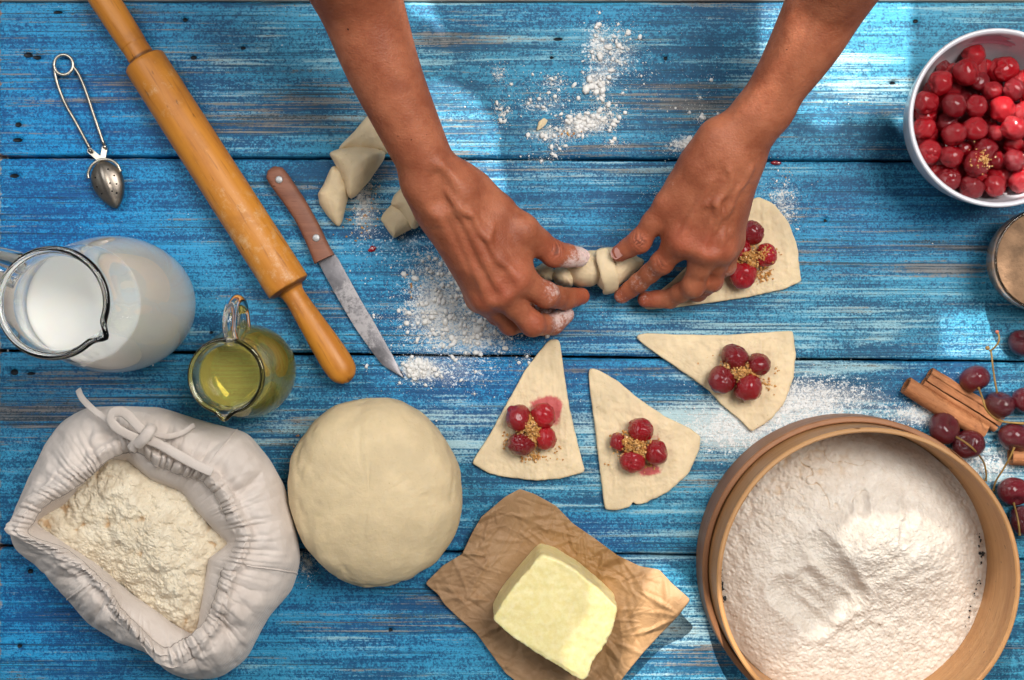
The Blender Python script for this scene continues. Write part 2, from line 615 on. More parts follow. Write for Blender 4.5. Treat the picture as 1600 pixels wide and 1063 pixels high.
def mat_skin():
    m = NT('tanned_skin')
    v = m.coord((1, 1, 1))
    n = m.noise(v, 35, 4, 0.6)
    n2 = m.noise(v, 260, 4, 0.65)
    cell = m.voronoi(v, 650)
    wr = m.noise(m.coord((140, 420, 140), (0, 0, 0.9)), 1.0, 4, 0.6, 1.2)
    pores = m.noise(v, 1100, 2, 0.6)
    col = m.mix(m.step(m.math('ADD', m.math('MULTIPLY', n, 0.7), m.math('MULTIPLY', m.noise(v, 130, 5, 0.7), 0.3)), 0.36, 0.64), (0.275, 0.077, 0.035), (0.42, 0.142, 0.070))
    col = m.mix(m.math('MULTIPLY', m.step(n2, 0.5, 0.75), 0.25), col, (0.32, 0.085, 0.036))
    col = m.mix(m.math('MULTIPLY', m.attr('red'), 0.55), col, (0.40, 0.070, 0.036))
    col = m.mix(m.math('MULTIPLY', m.step(pores, 0.55, 0.75), 0.22), col, (0.20, 0.06, 0.028))
    col = m.mix(m.math('MULTIPLY', m.step(wr, 0.52, 0.7), 0.22), col, (0.25, 0.072, 0.034))
    col = m.mix(m.step(m.attr('crease'), -0.25, -0.85), col, (0.17, 0.045, 0.022))
    mole = m.attr('mole')
    col = m.mix(m.step(mole, 0.4, 0.7), col, (0.06, 0.018, 0.012))
    fl = m.attr('flour')
    fm = add3(m, fl, m.math('MULTIPLY', m.math('SUBTRACT', m.noise(v, 330, 5, 0.75), 0.5), 1.3))
    col = m.mix(m.math('MULTIPLY', m.step(m.math('MULTIPLY', fm, m.step(fl, 0.02, 0.1)), 0.35, 0.85), 0.8), col, (0.76, 0.62, 0.58))
    crease = m.attr('crease')
    w = m.node('ShaderNodeTexWave', bands_direction='X')
    hgt = add3(m, m.math('MULTIPLY', cell, 0.35), m.math('MULTIPLY', n2, 0.6), m.math('MULTIPLY', crease, 0.9), m.math('MULTIPLY', wr, -0.45))
    return m.set(color=col, rough=0.5, spec=0.3, sss=0.2, sssr=(1.0, 0.32, 0.16), ssss=0.004, normal=m.bump(hgt, 0.0007, 0.7))

def mat_cloth():
    m = NT('unbleached_cotton')
    v = m.coord((1, 1, 1))
    n = m.noise(v, 30, 5, 0.6)
    w1 = m.node('ShaderNodeTexWave', bands_direction='X')
    w2 = m.node('ShaderNodeTexWave', bands_direction='Y')
    for w in (w1, w2):
        w.inputs['Scale'].default_value = 420
        w.inputs['Distortion'].default_value = 1.5
        w.inputs['Detail'].default_value = 2
        m.link(v, w.inputs['Vector'])
    weave = m.math('ADD', w1.outputs['Fac'], w2.outputs['Fac'])
    fz = m.noise(v, 500, 4, 0.7)
    col = m.mix(m.step(n, 0.3, 0.7), (0.66, 0.57, 0.505), (0.76, 0.67, 0.605))
    col = m.mix(m.math('MULTIPLY', m.step(fz, 0.5, 0.8), 0.3), col, (0.78, 0.73, 0.69))
    return m.set(color=col, rough=0.95, spec=0.1, sheen=0.25, normal=m.bump(add3(m, m.math('MULTIPLY', weave, 0.5), m.math('MULTIPLY', n, 0.5), m.math('MULTIPLY', fz, 0.7)), 0.0006, 0.6))

def mat_paper():
    m = NT('brown_baking_paper')
    v = m.coord((1, 1, 1))
    n = m.noise(v, 22, 5, 0.6)
    cr = m.voronoi(v, 75, 'DISTANCE_TO_EDGE')
    cr2 = m.noise(v, 120, 6, 0.7, 1.0)
    gr = m.attr('grease')
    col = m.mix(m.step(n, 0.3, 0.7), (0.37, 0.215, 0.11), (0.48, 0.30, 0.165))
    col = m.mix(m.math('MULTIPLY', gr, 0.7), col, (0.44, 0.235, 0.085))
    mat = m.set(color=col, rough=m.math('SUBTRACT', 0.55, m.math('MULTIPLY', gr, 0.12)), spec=0.35, normal=m.bump(m.math('ADD', m.math('MULTIPLY', m.math('ABSOLUTE', m.math('SUBTRACT', cr2, 0.5)), 2.2), m.math('MULTIPLY', m.math('ABSOLUTE', m.math('SUBTRACT', m.noise(v, 45, 4, 0.6, 1.5), 0.5)), 1.0)), 0.0010, 0.5))
    tr = m.node('ShaderNodeBsdfTranslucent')
    m.put(tr.inputs[0], (0.55, 0.33, 0.14))
    mx = m.node('ShaderNodeMixShader')
    mx.inputs[0].default_value = 0.18
    m.link(m.bsdf.outputs[0], mx.inputs[1])
    m.link(tr.outputs[0], mx.inputs[2])
    m.link(mx.outputs[0], m.out.inputs[0])
    return mat

def mat_butter():
    m = NT('yellow_butter')
    v = m.coord((1, 1, 1))
    n = m.noise(m.coord((30, 60, 25), (0, 0, -0.6)), 1.0, 3, 0.5)
    n2 = m.noise(v, 180, 4, 0.6)
    col = m.mix(m.step(n2, 0.35, 0.7), (0.80, 0.68, 0.31), (0.87, 0.77, 0.42))
    return m.set(color=col, rough=0.42, spec=0.4, sss=0.35, sssr=(1.0, 0.75, 0.25), ssss=0.008, normal=m.bump(add3(m, n, m.math('MULTIPLY', n2, 0.4)), 0.0014, 0.5))

def mat_glass(name, color=(1, 1, 1), ior=1.45, rough=0.0):
    m = NT(name)
    return m.set(color=color, rough=rough, trans=1.0, ior=ior)

def mat_oil():
    m = NT('golden_oil')
    mat = m.set(color=(1.0, 0.89, 0.22), rough=0.0, trans=0.77, ior=1.38)
    va = m.node('ShaderNodeVolumeAbsorption')
    va.inputs['Color'].default_value = (0.97, 0.74, 0.03, 1)
    va.inputs['Density'].default_value = 3.5
    m.link(va.outputs[0], m.out.inputs['Volume'])
    return mat

def mat_steel(name, c, rough, flour=0.0):
    m = NT(name)
    v = m.coord((1, 1, 1))
    n = m.noise(v, 45, 6, 0.7)
    n2 = m.noise(v, 300, 4, 0.7)
    col = m.mix(m.step(n, 0.35, 0.7), tuple(x * 0.55 for x in c), c)
    r = m.math('ADD', rough, m.math('MULTIPLY', n, 0.25))
    met = 1.0
    if flour:
        f = m.attr('flour')
        fm = m.step(add3(m, f, m.math('MULTIPLY', m.math('SUBTRACT', m.noise(v, 110, 6, 0.75), 0.5), 2.2)), 0.35, 0.8)
        fm = m.math('MULTIPLY', fm, flour)
        col = m.mix(fm, col, (0.50, 0.47, 0.47))
        met = m.math('SUBTRACT', 1.0, fm)
        r = m.math('ADD', r, m.math('MULTIPLY', fm, 0.3))
    return m.set(color=col, rough=r, metal=met, normal=m.bump(n2, 0.0003, 0.4))

def mat_cinnamon():
    m = NT('cinnamon_bark')
    v = m.coord((1, 1, 1))
    n = m.noise(m.coord((25, 260, 260)), 1.0, 5, 0.65)
    n2 = m.noise(v, 330, 4, 0.7)
    col = m.mix(m.step(n, 0.3, 0.7), (0.30, 0.105, 0.035), (0.46, 0.19, 0.075))
    col = m.mix(m.math('MULTIPLY', m.step(n2, 0.52, 0.75), 0.6), col, (0.20, 0.07, 0.03))
    return m.set(color=col, rough=0.75, normal=m.bump(m.math('ADD', n, n2), 0.0009, 0.7))

def mat_sugar():
    m = NT('golden_sugar_grains')
    v = m.coord((1, 1, 1))
    n = m.noise(v, 500, 2, 0.5)
    col = m.mix(m.step(n, 0.35, 0.65), (0.50, 0.21, 0.045), (0.74, 0.42, 0.15))
    return m.set(color=col, rough=0.35, sss=0.2, ssss=0.001, sssr=(1, .6, .3))

M = dict(
    plank=mat_plank(),
    under=mat_simple('dark_underside_wood', (0.012, 0.011, 0.010), 0.9),
    bare=mat_wood('pale_bare_wood', (0.42, 0.36, 0.31), (0.34, 0.28, 0.24), (0.22, 0.13, 0.09), (5, 140, 140), 0.7),
    pin=mat_wood('honey_beech', (0.60, 0.235, 0.026), (0.47, 0.162, 0.016), (0.27, 0.085, 0.012), (7, 90, 90), 0.40, 0.45, (0.66, 0.46, 0.26)),
    knifewood=mat_wood('red_brown_wood', (0.26, 0.105, 0.06), (0.19, 0.07, 0.04), (0.10, 0.035, 0.02), (12, 160, 160), 0.55, 0.3),
    rivet=mat_simple('grey_rivet', (0.42, 0.42, 0.42), 0.5, 0.6),
    blade=mat_steel('tarnished_blade', (0.20, 0.19, 0.20), 0.3, 0.6),
    silver=mat_steel('aged_nickel', (0.62, 0.55, 0.45), 0.22),
    darksilver=mat_steel('dark_aged_nickel', (0.36, 0.31, 0.26), 0.25),
    black=mat_simple('black_hole', (0.005, 0.005, 0.005), 0.9),
    glass=mat_glass('clear_glass', (0.97, 0.985, 0.98)),
    milk=mat_simple('milk', (0.95, 0.93, 0.865), 0.25, sss=0.4, sssr=(1.0, 0.8, 0.6), ssss=0.008),
    oil=mat_oil(),
    cloth=mat_cloth(),
    flour=mat_flour(),
    looseflour=mat_flour('spilled_flour', (0.78, 0.75, 0.71), (0.83, 0.81, 0.78)),
    creamflour=mat_flour('cream_flour', (0.66, 0.565, 0.42), (0.75, 0.67, 0.53), (0.45, 0.26, 0.11)),
    dough=mat_dough(),
    ball=mat_dough('smooth_dough', (0.635, 0.50, 0.305)),
    cherry=mat_cherry('stewed_cherry', (0.085, 0.0005, 0.004), (0.52, 0.003, 0.010), 0.07, 0.5),
    fresh=mat_cherry('fresh_cherry', (0.040, 0.0008, 0.004), (0.17, 0.002, 0.010), 0.10, 0.6),
    stem=mat_simple('green_brown_stem', (0.26, 0.15, 0.035), 0.55, var=0.4, vscale=120),
    sugar=mat_sugar(),
    paper=mat_paper(),
    butter=mat_butter(),
    hoop=mat_wood('amber_bent_wood', (0.52, 0.28, 0.115), (0.44, 0.215, 0.08), (0.27, 0.11, 0.04), (5, 5, 150), 0.4, 0.25),
    hoopdark=mat_wood('brown_bent_wood', (0.34, 0.155, 0.07), (0.26, 0.11, 0.047), (0.14, 0.055, 0.024), (5, 5, 150), 0.42, 0.2),
    sievemesh=mat_simple('pale_sieve_cloth', (0.62, 0.57, 0.50), 0.9, bump=(900, 0.0005)),
    mark=mat_simple('black_marking_ink', (0.02, 0.02, 0.02), 0.8),
    cinnamon=mat_cinnamon(),
    china=mat_simple('white_glazed_china', (0.68, 0.67, 0.72), 0.16, coat=0.3, coatr=0.05),
    juice=mat_simple('cherry_juice_smear', (0.60, 0.30, 0.38), 0.25),
    skin=mat_skin(),
    nail=mat_simple('fingernail', (0.62, 0.31, 0.26), 0.28, sss=0.2, sssr=(1, .4, .3), ssss=0.003),
    nailtip=mat_simple('floury_nail', (0.66, 0.47, 0.43), 0.5, var=.25, vscale=400),
    wall=mat_simple('sun_screen', (0.55, 0.53, 0.50), 0.9, var=0.1),  # surface of the unseen screen added to shape the sun
)
#SECTION_END_LIB
# ------------------------------------------------------------------ table
def blobs(px, py, lst):
    out = np.zeros_like(px)
    for x, y, sx, sy, a in lst:
        out += a * np.exp(-0.5 * (((px - x) / sx) ** 2 + ((py - y) / sy) ** 2))
    return out

PALE = [(330, 130, 110, 60, .55), (430, 40, 60, 25, .25), (560, 150, 60, 60, .25), (760, 240, 120, 30, .3), (1300, 80, 120, 70, .45), (1330, 150, 90, 30, .3), (860, 60, 220, 30, .12),  # rubbed paint; blobs at the upper right also paint in the sun patch
        (900, 280, 200, 40, .45), (560, 320, 80, 60, .25), (820, 330, 160, 30, .2), (450, 510, 120, 40, .25), (1300, 500, 200, 50, .15), (1000, 500, 200, 30, .15), (1130, 300, 90, 60, .1),
        (900, 690, 220, 70, .5), (700, 700, 60, 100, .2), (640, 610, 120, 40, .2), (1040, 620, 120, 60, .3), (1230, 640, 120, 60, .55), (1540, 700, 90, 70, .5), (420, 640, 60, 50, .45),  # the blob by the oil jug paints the light it throws
        (1040, 1010, 90, 60, .7), (900, 850, 150, 40, .4), (1520, 525, 80, 40, .25), (560, 1000, 120, 60, .15), (60, 410, 90, 40, -.1)]
BROWN = [(350, 120, 130, 50, .42), (420, 190, 120, 20, .3), (690, 60, 50, 14, .6), (850, 160, 160, 30, .42), (640, 240, 90, 20, .2), (1080, 170, 90, 40, .25), (1480, 425, 60, 10, .7), (1390, 165, 50, 10, .6),
         (250, 400, 120, 30, .15), (880, 250, 150, 20, .25), (40, 650, 80, 40, .45), (160, 620, 120, 30, .3), (860, 690, 200, 60, .18), (1130, 690, 60, 40, .3), (1060, 1030, 90, 40, .35), (470, 690, 60, 50, .3),  # bare wood; the blob by the oil jug paints its olive light
         (20, 160, 30, 60, .25), (120, 155, 60, 8, .5), (260, 15, 120, 10, .3), (580, 960, 140, 40, .18)]
DEEP = [(90, 200, 180, 180, .9), (60, 420, 120, 80, .6), (1000, 110, 200, 120, .12), (880, 570, 200, 40, .4), (60, 950, 200, 120, .8), (620, 950, 200, 100, .45), (520, 400, 220, 120, .3), (900, 400, 200, 120, .3), (740, 620, 120, 60, .4), (820, 20, 300, 20, .2), (1350, 340, 220, 60, .4), (200, 640, 200, 60, .35), (900, 840, 90, 30, .6), (1480, 600, 60, 40, .5)]
DUST = [(700, 480, 42, 55, .62), (660, 480, 25, 40, .25), (760, 530, 35, 18, .45), (925, 192, 24, 10, .8), (932, 130, 12, 12, .6), (930, 60, 12, 14, .35), (958, 90, 22, 20, .35), (862, 130, 14, 8, .35), (848, 165, 30, 10, .35), (780, 115, 8, 9, .35), (865, 212, 30, 9, .5), (1072, 226, 14, 6, .5), (700, 190, 60, 8, 0.15), (1225, 640, 70, 34, .6), (1130, 675, 50, 22, .6), (1300, 620, 60, 20, .4), (1222, 320, 20, 26, .5),
        (1540, 725, 45, 24, .6), (568, 318, 13, 30, .55), (655, 577, 16, 10, .9), (480, 880, 12, 16, .4), (610, 380, 60, 30, .22), (1435, 650, 40, 12, .7), (1070, 225, 20, 12, .35), (1485, 590, 20, 20, .2), (950, 80, 40, 40, .2), (700, 585, 60, 15, .3)]
HOLES = [(43, 86, 8, 5), (58, 90, 7, 4), (28, 195, 6, 5), (27, 219, 9, 4), (22, 275, 9, 4), (47, 893, 5, 5), (289, 31, 5, 4), (302, 90, 6, 4), (380, 75, 5, 3), (872, 61, 9, 3), (862, 90, 4, 3), (1040, 91, 4, 4), (1431, 33, 5, 4),
         (22, 582, 7, 6), (48, 584, 8, 3), (560, 62, 4, 3), (1395, 130, 6, 3), (1290, 345, 4, 3), (330, 520, 4, 3), (90, 19, 9, 3), (610, 985, 4, 4), (30, 1010, 5, 4)]

table = thing('plank_table', 'weathered blue painted plank table top under all the baking things', 'table', (0, 0, -0.75))
XR = 1790
bounds = [(4.0, 4.0, 242.5, 250.0), (247.5, 254.5, 546.0, 563.5), (551.0, 567.0, 851.5, 873.0), (857.0, 878.0, 1165.0, 1188.0)]
for k, (t0, t1, b0, b1) in enumerate(bounds):
    xs = np.arange(-3, XR + 1, 4.0)
    ny = 100
    u = np.linspace(0, 1, ny)
    X, U = np.meshgrid(xs, u)
    top = t0 + (t1 - t0) * X / 1600
    bot = b0 + (b1 - b0) * X / 1600
    wob = lambda s: fbm(np.stack([X * 0.02, X * 0 + s, X * 0], -1), 3 + k) * 1.0 + fbm(np.stack([X * 0.15, X * 0 + s, X * 0], -1), 5 + k) * 0.5
    top = top + wob(1.5)
    bot = bot + wob(7.5)
    Y = top + (bot - top) * U
    edge = np.minimum(Y - top, bot - Y)
    z = -0.0012 * np.clip(1 - edge / 4.0, 0, 1) ** 2
    z = np.where(X < 3, z - 0.0006, z)
    q = np.stack([X * 0.012, Y * 0.12, X * 0], -1)
    z = z + 0.00025 * fbm(q, 40 + k)
    hole = np.zeros_like(X)
    for hx, hy, sx, sy in HOLES:
        hole += np.exp(-0.5 * (((X - hx) / (sx * .8)) ** 2 + ((Y - hy) / (sy * .8)) ** 2) ** 1.4)
    z = z - 0.002 * np.clip(hole, 0, 1)
    V = np.stack([(X - 800) * S, (531.5 - Y) * S, z], -1)
    # side skirts
    first, last = V[0].copy(), V[-1].copy()
    first[:, 2] = last[:, 2] = -0.022
    V = np.concatenate([first[None], V, last[None]])
    pad = lambda a: np.concatenate([a[:1], a, a[-1:]]).ravel()
    n = len(xs)
    f = grid_faces(ny + 2, n, False, True).tolist()
    # end faces
    tot = V.shape[0]
    L0 = [i * n for i in range(tot)]
    L1 = [i * n + n - 1 for i in range(tot)]
    f += [L0[::-1], L1]
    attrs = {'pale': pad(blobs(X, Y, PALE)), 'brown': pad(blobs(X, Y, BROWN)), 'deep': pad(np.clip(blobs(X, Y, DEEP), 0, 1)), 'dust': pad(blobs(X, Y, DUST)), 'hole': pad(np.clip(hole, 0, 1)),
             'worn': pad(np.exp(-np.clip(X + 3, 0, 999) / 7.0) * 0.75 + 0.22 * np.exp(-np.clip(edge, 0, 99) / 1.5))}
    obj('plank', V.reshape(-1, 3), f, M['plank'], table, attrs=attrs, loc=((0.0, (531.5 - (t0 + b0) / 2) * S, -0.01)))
def beam(name, x0, y0, x1, y1, z0, z1, mat):
    m = MB()
    c = ((x0 + x1) / 2, (y0 + y1) / 2, (z0 + z1) / 2)
    m.add(*box(c, (abs(x1 - x0), abs(y1 - y0), z1 - z0)))
    v, f = m.get()
    o = obj(name, v, f, mat, table, loc=c, smooth=False)
    b = o.modifiers.new('edge', 'BEVEL')
    b.width = 0.0015
    b.segments = 2
    return o
xl = (-5 - 800) * S
beam('end_board', xl - 0.07, 0.34, xl, -0.33, -0.022, -0.001, M['bare'])
beam('end_board', xl + 0.0005, (531.5 - 1.5) * S + 0.09, (XR - 800) * S, (531.5 - 1.0) * S, -0.022, -0.0006, M['bare'])
beam('batten', xl, 0.26, (XR - 800) * S, -0.32, -0.045, -0.0225, M['under'])

# unseen screen added beyond the frame, cut out to shape the sun patches
SUNV = np.array(SUN)
wc = np.array([0.12, -0.05, 0]) + np.array(SUNDIR) * 2.6
wn = np.array(SUNDIR)
wu = np.cross([0, 0, 1.0], wn); wu /= np.linalg.norm(wu)
wv = np.cross(wn, wu)
def to_screen(p):
    d = p - SUNV
    t = ((wc - SUNV) @ wn) / (d @ wn)
    q = SUNV + d * t - wc
    return q @ wu, q @ wv
OPEN = [  # outline of each patch of sun in photograph pixels and the height where it lands
    (0.0, [(1188, -70), (1188, 75), (1200, 120), (1235, 175), (1258, 178), (1275, 196), (1290, 206), (1306, 197), (1322, 181), (1394, 178), (1400, 192), (1409, 207), (1420, 190), (1425, -70)]),
    (0.0, [(610, 120), (690, 128), (716, 135), (745, 155), (762, 178), (781, 202), (776, 216), (784, 250), (790, 290), (794, 345), (720, 360), (640, 260)]),
    (0.0, [(634, -20), (664, -20), (680, 22), (697, 58), (684, 48), (668, 30), (640, 18)]),
    (0.0, [(1466, 487), (1566, 487), (1577, 557), (1474, 558)]),
    (0.0, [(1030, 880), (1075, 905), (1092, 960), (1165, 1090), (1190, 1180), (940, 1180), (985, 1050), (1005, 960)]),
    (0.05, [(1552, 150), (1600, 105), (1680, 90), (1680, 330), (1590, 330), (1570, 260), (1556, 200)]),
    ]
DICED_EXTRA = [(0.115, [(1262, -40), (1240, 20), (1240, 62), (1225, 128), (1170, 150), (1146, 168), (1200, 180), (1250, 140), (1290, 85), (1345, -40)]),
]
def inside(poly, u, v):
    c = np.zeros(u.shape, bool)
    n = len(poly)
    for i in range(n):
        (x0, y0), (x1, y1) = poly[i], poly[(i + 1) % n]
        if y0 == y1:
            continue
        c ^= ((y0 > v) != (y1 > v)) & (u < (x1 - x0) * (v - y0) / (y1 - y0) + x0)
    return c
DICED = [(0.012, [(935, 905), (1000, 850), (1030, 880), (1005, 960), (985, 1050), (940, 1180), (870, 1180), (900, 1060), (950, 960)]),
        (0.035, [(1330, 815), (1385, 812), (1443, 800), (1463, 806), (1482, 822), (1497, 855), (1506, 880), (1520, 893), (1540, 895), (1590, 872), (1640, 868), (1640, 930), (1500, 935), (1420, 915), (1350, 900), (1318, 880), (1312, 850)]),
        (0.0, [(1490, 568), (1584, 568), (1600, 610), (1640, 700), (1640, 850), (1600, 840), (1560, 760), (1500, 690), (1470, 640)]),
        (0.03, [(1640, 932), (1640, 1180), (1150, 1180), (1175, 1030), (1240, 1000), (1300, 950), (1352, 902), (1420, 917), (1500, 937)])]   # diced openings of the added screen: part of the sun passes
us = np.arange(-0.42, 0.42, 0.0016)
vs = np.arange(-0.30, 0.32, 0.0016)
UU, VV = np.meshgrid(us + 0.0008, vs + 0.0008)
hol = np.zeros(UU.shape, bool)
for z, poly in OPEN:
    hol |= inside([to_screen(P(x, y, z)) for x, y in poly], UU, VV)
diced = np.zeros(UU.shape, bool)
for z, poly in DICED:
    diced |= inside([to_screen(P(x, y, z)) for x, y in poly], UU, VV)
for z, poly in DICED_EXTRA:
    diced |= inside([to_screen(P(x, y, z)) for x, y in poly], UU, VV)
dice = np.mod(2 * np.arange(len(vs))[:, None] + np.arange(len(us))[None, :], 7)
hol |= diced & ((dice == 0) | (dice == 3))
mb = MB()
def screen_pt(u, v, w=0.0):
    return wc + wu * u + wv * v + wn * w
def rect(u0, u1, v0, v1):
    mb.add([screen_pt(u0, v0), screen_pt(u1, v0), screen_pt(u1, v1), screen_pt(u0, v1)], [[0, 1, 2, 3]])
for r in range(len(vs)):
    row = ~hol[r]
    d = np.diff(np.concatenate([[0], row.astype(int), [0]]))
    for a, b in zip(np.where(d == 1)[0], np.where(d == -1)[0]):
        rect(us[0] + a * 0.0016, us[0] + b * 0.0016, vs[r], vs[r] + 0.0016)
ue, ve = us[0] + len(us) * 0.0016, vs[0] + len(vs) * 0.0016
rect(-0.62, us[0], -0.45, 0.45); rect(ue, 0.72, -0.45, 0.45); rect(us[0], ue, -0.45, vs[0]); rect(us[0], ue, ve, 0.45)
v, f = mb.get()
wall = obj('wall', v, f, M['wall'], loc=wc, smooth=False)  # unseen screen added to cut the sunbeam into patches
sm = wall.modifiers.new('thick', 'SOLIDIFY'); sm.thickness = 0.004
tag(wall, kind='structure')

# ------------------------------------------------------------------ rolling pin
def px_path(pts, z):
    return np.array([P(x, y, z) for x, y in pts])
zpin = 0.0165
a, b = P(138, -40, zpin), P(546, 597, zpin)
ax = (b - a); Lp = np.linalg.norm(ax); ax /= Lp
side = np.array([-ax[1], ax[0], 0]); up = np.array([0, 0, 1.0])
def along(px, py):
    return (P(px, py, zpin) - a) @ ax
def turned(profile, n=40):
    th = np.linspace(0, 2 * math.pi, n, endpoint=False)
    prof = np.asarray(profile)
    loops = [a + ax * s + r * (np.cos(th)[:, None] * side + np.sin(th)[:, None] * up) for s, r in prof]
    return loft(loops, True, True, flip=True)
pin = thing('rolling_pin', 'honey coloured wooden rolling pin lying diagonally beside the small knife', 'rolling pin', a * [1, 1, 0])
s0, s1 = along(224, 92), along(459, 449)
sE = along(546, 597)
def prof_smooth(pts, n):
    return catmull(pts, n)
body = [(s0 + .0006, .0100), (s0 + .0012, .0145), (s0 + .0030, .0162)] + [(s0 + (s1 - s0) * t, .0164 + 0.0008 * t) for t in np.linspace(.03, .97, 30)] + [(s1 - .0025, .0170), (s1 - .0010, .0150), (s1 - .0002, .0108)]
def turn_part(name, profile):
    v, f = turned(profile)
    Q = np.stack([(v - a) @ ax, (v - a) @ side, v[:, 2]], 1)
    d = np.clip(1.2 * np.exp(-((Q[:, 0] - (s0 + .17)) / .06) ** 2) + .6 * np.exp(-((Q[:, 0] - (s0 + .03)) / .03) ** 2), 0, 1) * 0.30
    v = v + 0.00025 * fbm(v * 90, 5)[:, None] * (v - (a + Q[:, :1] * ax)) / 0.016
    gr_ = np.exp(-((Q[:, 0] - s0) / .0022) ** 2) + np.exp(-((Q[:, 0] - s1 + .0004) / .0022) ** 2) + .7 * np.exp(-((Q[:, 0] - sE) / .004) ** 2) * (Q[:, 1] > 0)
    o = obj(name, v, f, M['pin'], pin, attrs={'dust': d, 'grime': np.clip(gr_, 0, 1)}, angle=50)
    # let the grain run along the pin: local axes of the part follow it
    ang = math.atan2(ax[1], ax[0])
    me = o.data
    base = np.array(pin.location)
    co = np.empty(len(me.vertices) * 3); me.vertices.foreach_get('co', co); co = co.reshape(-1, 3)
    R = np.array(Matrix.Rotation(-ang, 3, 'Z'))
    me.vertices.foreach_set('co', (co @ R.T).ravel()); o.rotation_euler = (0, 0, ang)
    return o
turn_part('roller', body)
turn_part('handle', [(0, .0)] + prof_smooth([(.0002, .004), (.002, .0085), (.008, .0112), (s0 * .45, .0110), (s0 * .8, .0105), (s0 - .012, .0100), (s0 - .003, .0102), (s0 + .0007, .0104)], 40).tolist())
turn_part('handle', prof_smooth([(s1 - .0004, .0108), (s1 + .004, .0088), (s1 + .012, .0086), (s1 + .03, .0098), (s1 + .05, .0112), (sE - .018, .0117), (sE - .008, .0105), (sE - .0025, .0065), (sE - .0003, .002)], 44).tolist())

# ------------------------------------------------------------------ tea infuser
inf = thing('tea_infuser', 'old metal spring handled tea infuser with a small perforated egg shaped spoon', 'tea infuser', P(150, 230))
zw = 0.003
coil = []
cx_, cy_ = 99.5, 101.5
for t in np.linspace(0.35 * math.pi, -2.0 * math.pi, 50):   # one turn of the spring
    coil.append((cx_ + 14.5 * math.cos(t), cy_ + 15.5 * math.sin(t)))
left = catmull([(84.5, 104), (89, 128), (101, 160), (119, 192), (141, 233)], 30)
right = catmull([(114, 103), (124, 118), (135, 145), (145, 175), (163, 228)], 30)
th = np.linspace(math.pi * 0.98, 2.45 * math.pi + math.pi * .52, 44)
ring = [(cx_ + 14.8 * math.cos(t), cy_ + 15.6 * math.sin(t)) for t in th]
v, f = tube([P(x, y, zw + .0007 * (i / 30)) for i, (x, y) in enumerate(left[::-1])] + [P(x, y, zw + .0008 + 0.0022 * i / 44) for i, (x, y) in enumerate(ring[1:])], .00125, 10)
obj('wire', v, f, M['silver'], inf)
v, f = tube([P(x, y, zw + .0015) for x, y in right], .00125, 10)
obj('wire', v, f, M['silver'], inf)
def strap(p0, p1, w, z0, z1, thick=.0012):
    p0, p1 = P(*p0, z0), P(*p1, z1)
    d = p1 - p0; L = np.linalg.norm(d); d /= L
    s = np.array([-d[1], d[0], 0]); s /= np.linalg.norm(s)
    n = np.cross(d, s)
    pts = []
    for t in np.linspace(-math.pi / 2, math.pi / 2, 9): pts.append(p1 + w * (math.cos(t) * d + math.sin(t) * s))
    for t in np.linspace(math.pi / 2, 1.5 * math.pi, 9): pts.append(p0 + w * (math.cos(t) * d + math.sin(t) * s))
    pts = np.array(pts)
    return loft([pts - n * thick / 2, pts + n * thick / 2], True, True)
for p0, p1 in (((141, 236), (160, 252)), ((164, 231), (160, 252))):
    v, f = strap(p0, p1, .0021, .0045, .0055)
    obj('hinge_arm', v, f, M['silver'], inf, smooth=False)
for (x, y, r) in ((141, 236, .0017), (164, 230, .0016), (160, 252, .0018)):
    v, f = lathe([(r, -.0012), (r, .0012), (r * .6, .0019)], P(x, y, .0062), 14)
    obj('rivet', v, f, M['silver'] if x > 150 else M['darksilver'], inf)
ca, cb = P(157, 252, .008), P(183, 326, .006)
d = cb - ca; L = np.linalg.norm(d); d /= L; sd = np.array([-d[1], d[0], 0]); sd /= np.linalg.norm(sd); un = np.cross(d, sd); un = un if un[2] > 0 else -un
def egg(sign, r0=.0136):
    t = np.linspace(0, 1, 26); loops = []
    th = np.linspace(0, math.pi, 19)
    for q in t:
        r = r0 * (math.sin(math.pi * min(1, max(0, q)) ** 0.92) ** 0.62) * (1.02 - .22 * q)
        ridge_ = 1 + .18 * np.exp(-((th - math.pi / 2) / .10) ** 2)
        loops.append(ca + d * (L * q) + r * (np.cos(th)[:, None] * sd + sign * (0.55 * np.sin(th) * ridge_)[:, None] * un))
    A = np.array(loops)
    return A.reshape(-1, 3), grid_faces(26, 19, False, sign < 0)
v, f = egg(1); v2, f2 = egg(-1)
spoon = obj('spoon_lid', v, f, M['darksilver'], inf)
obj('spoon_bowl', v2, f2, M['darksilver'], inf)
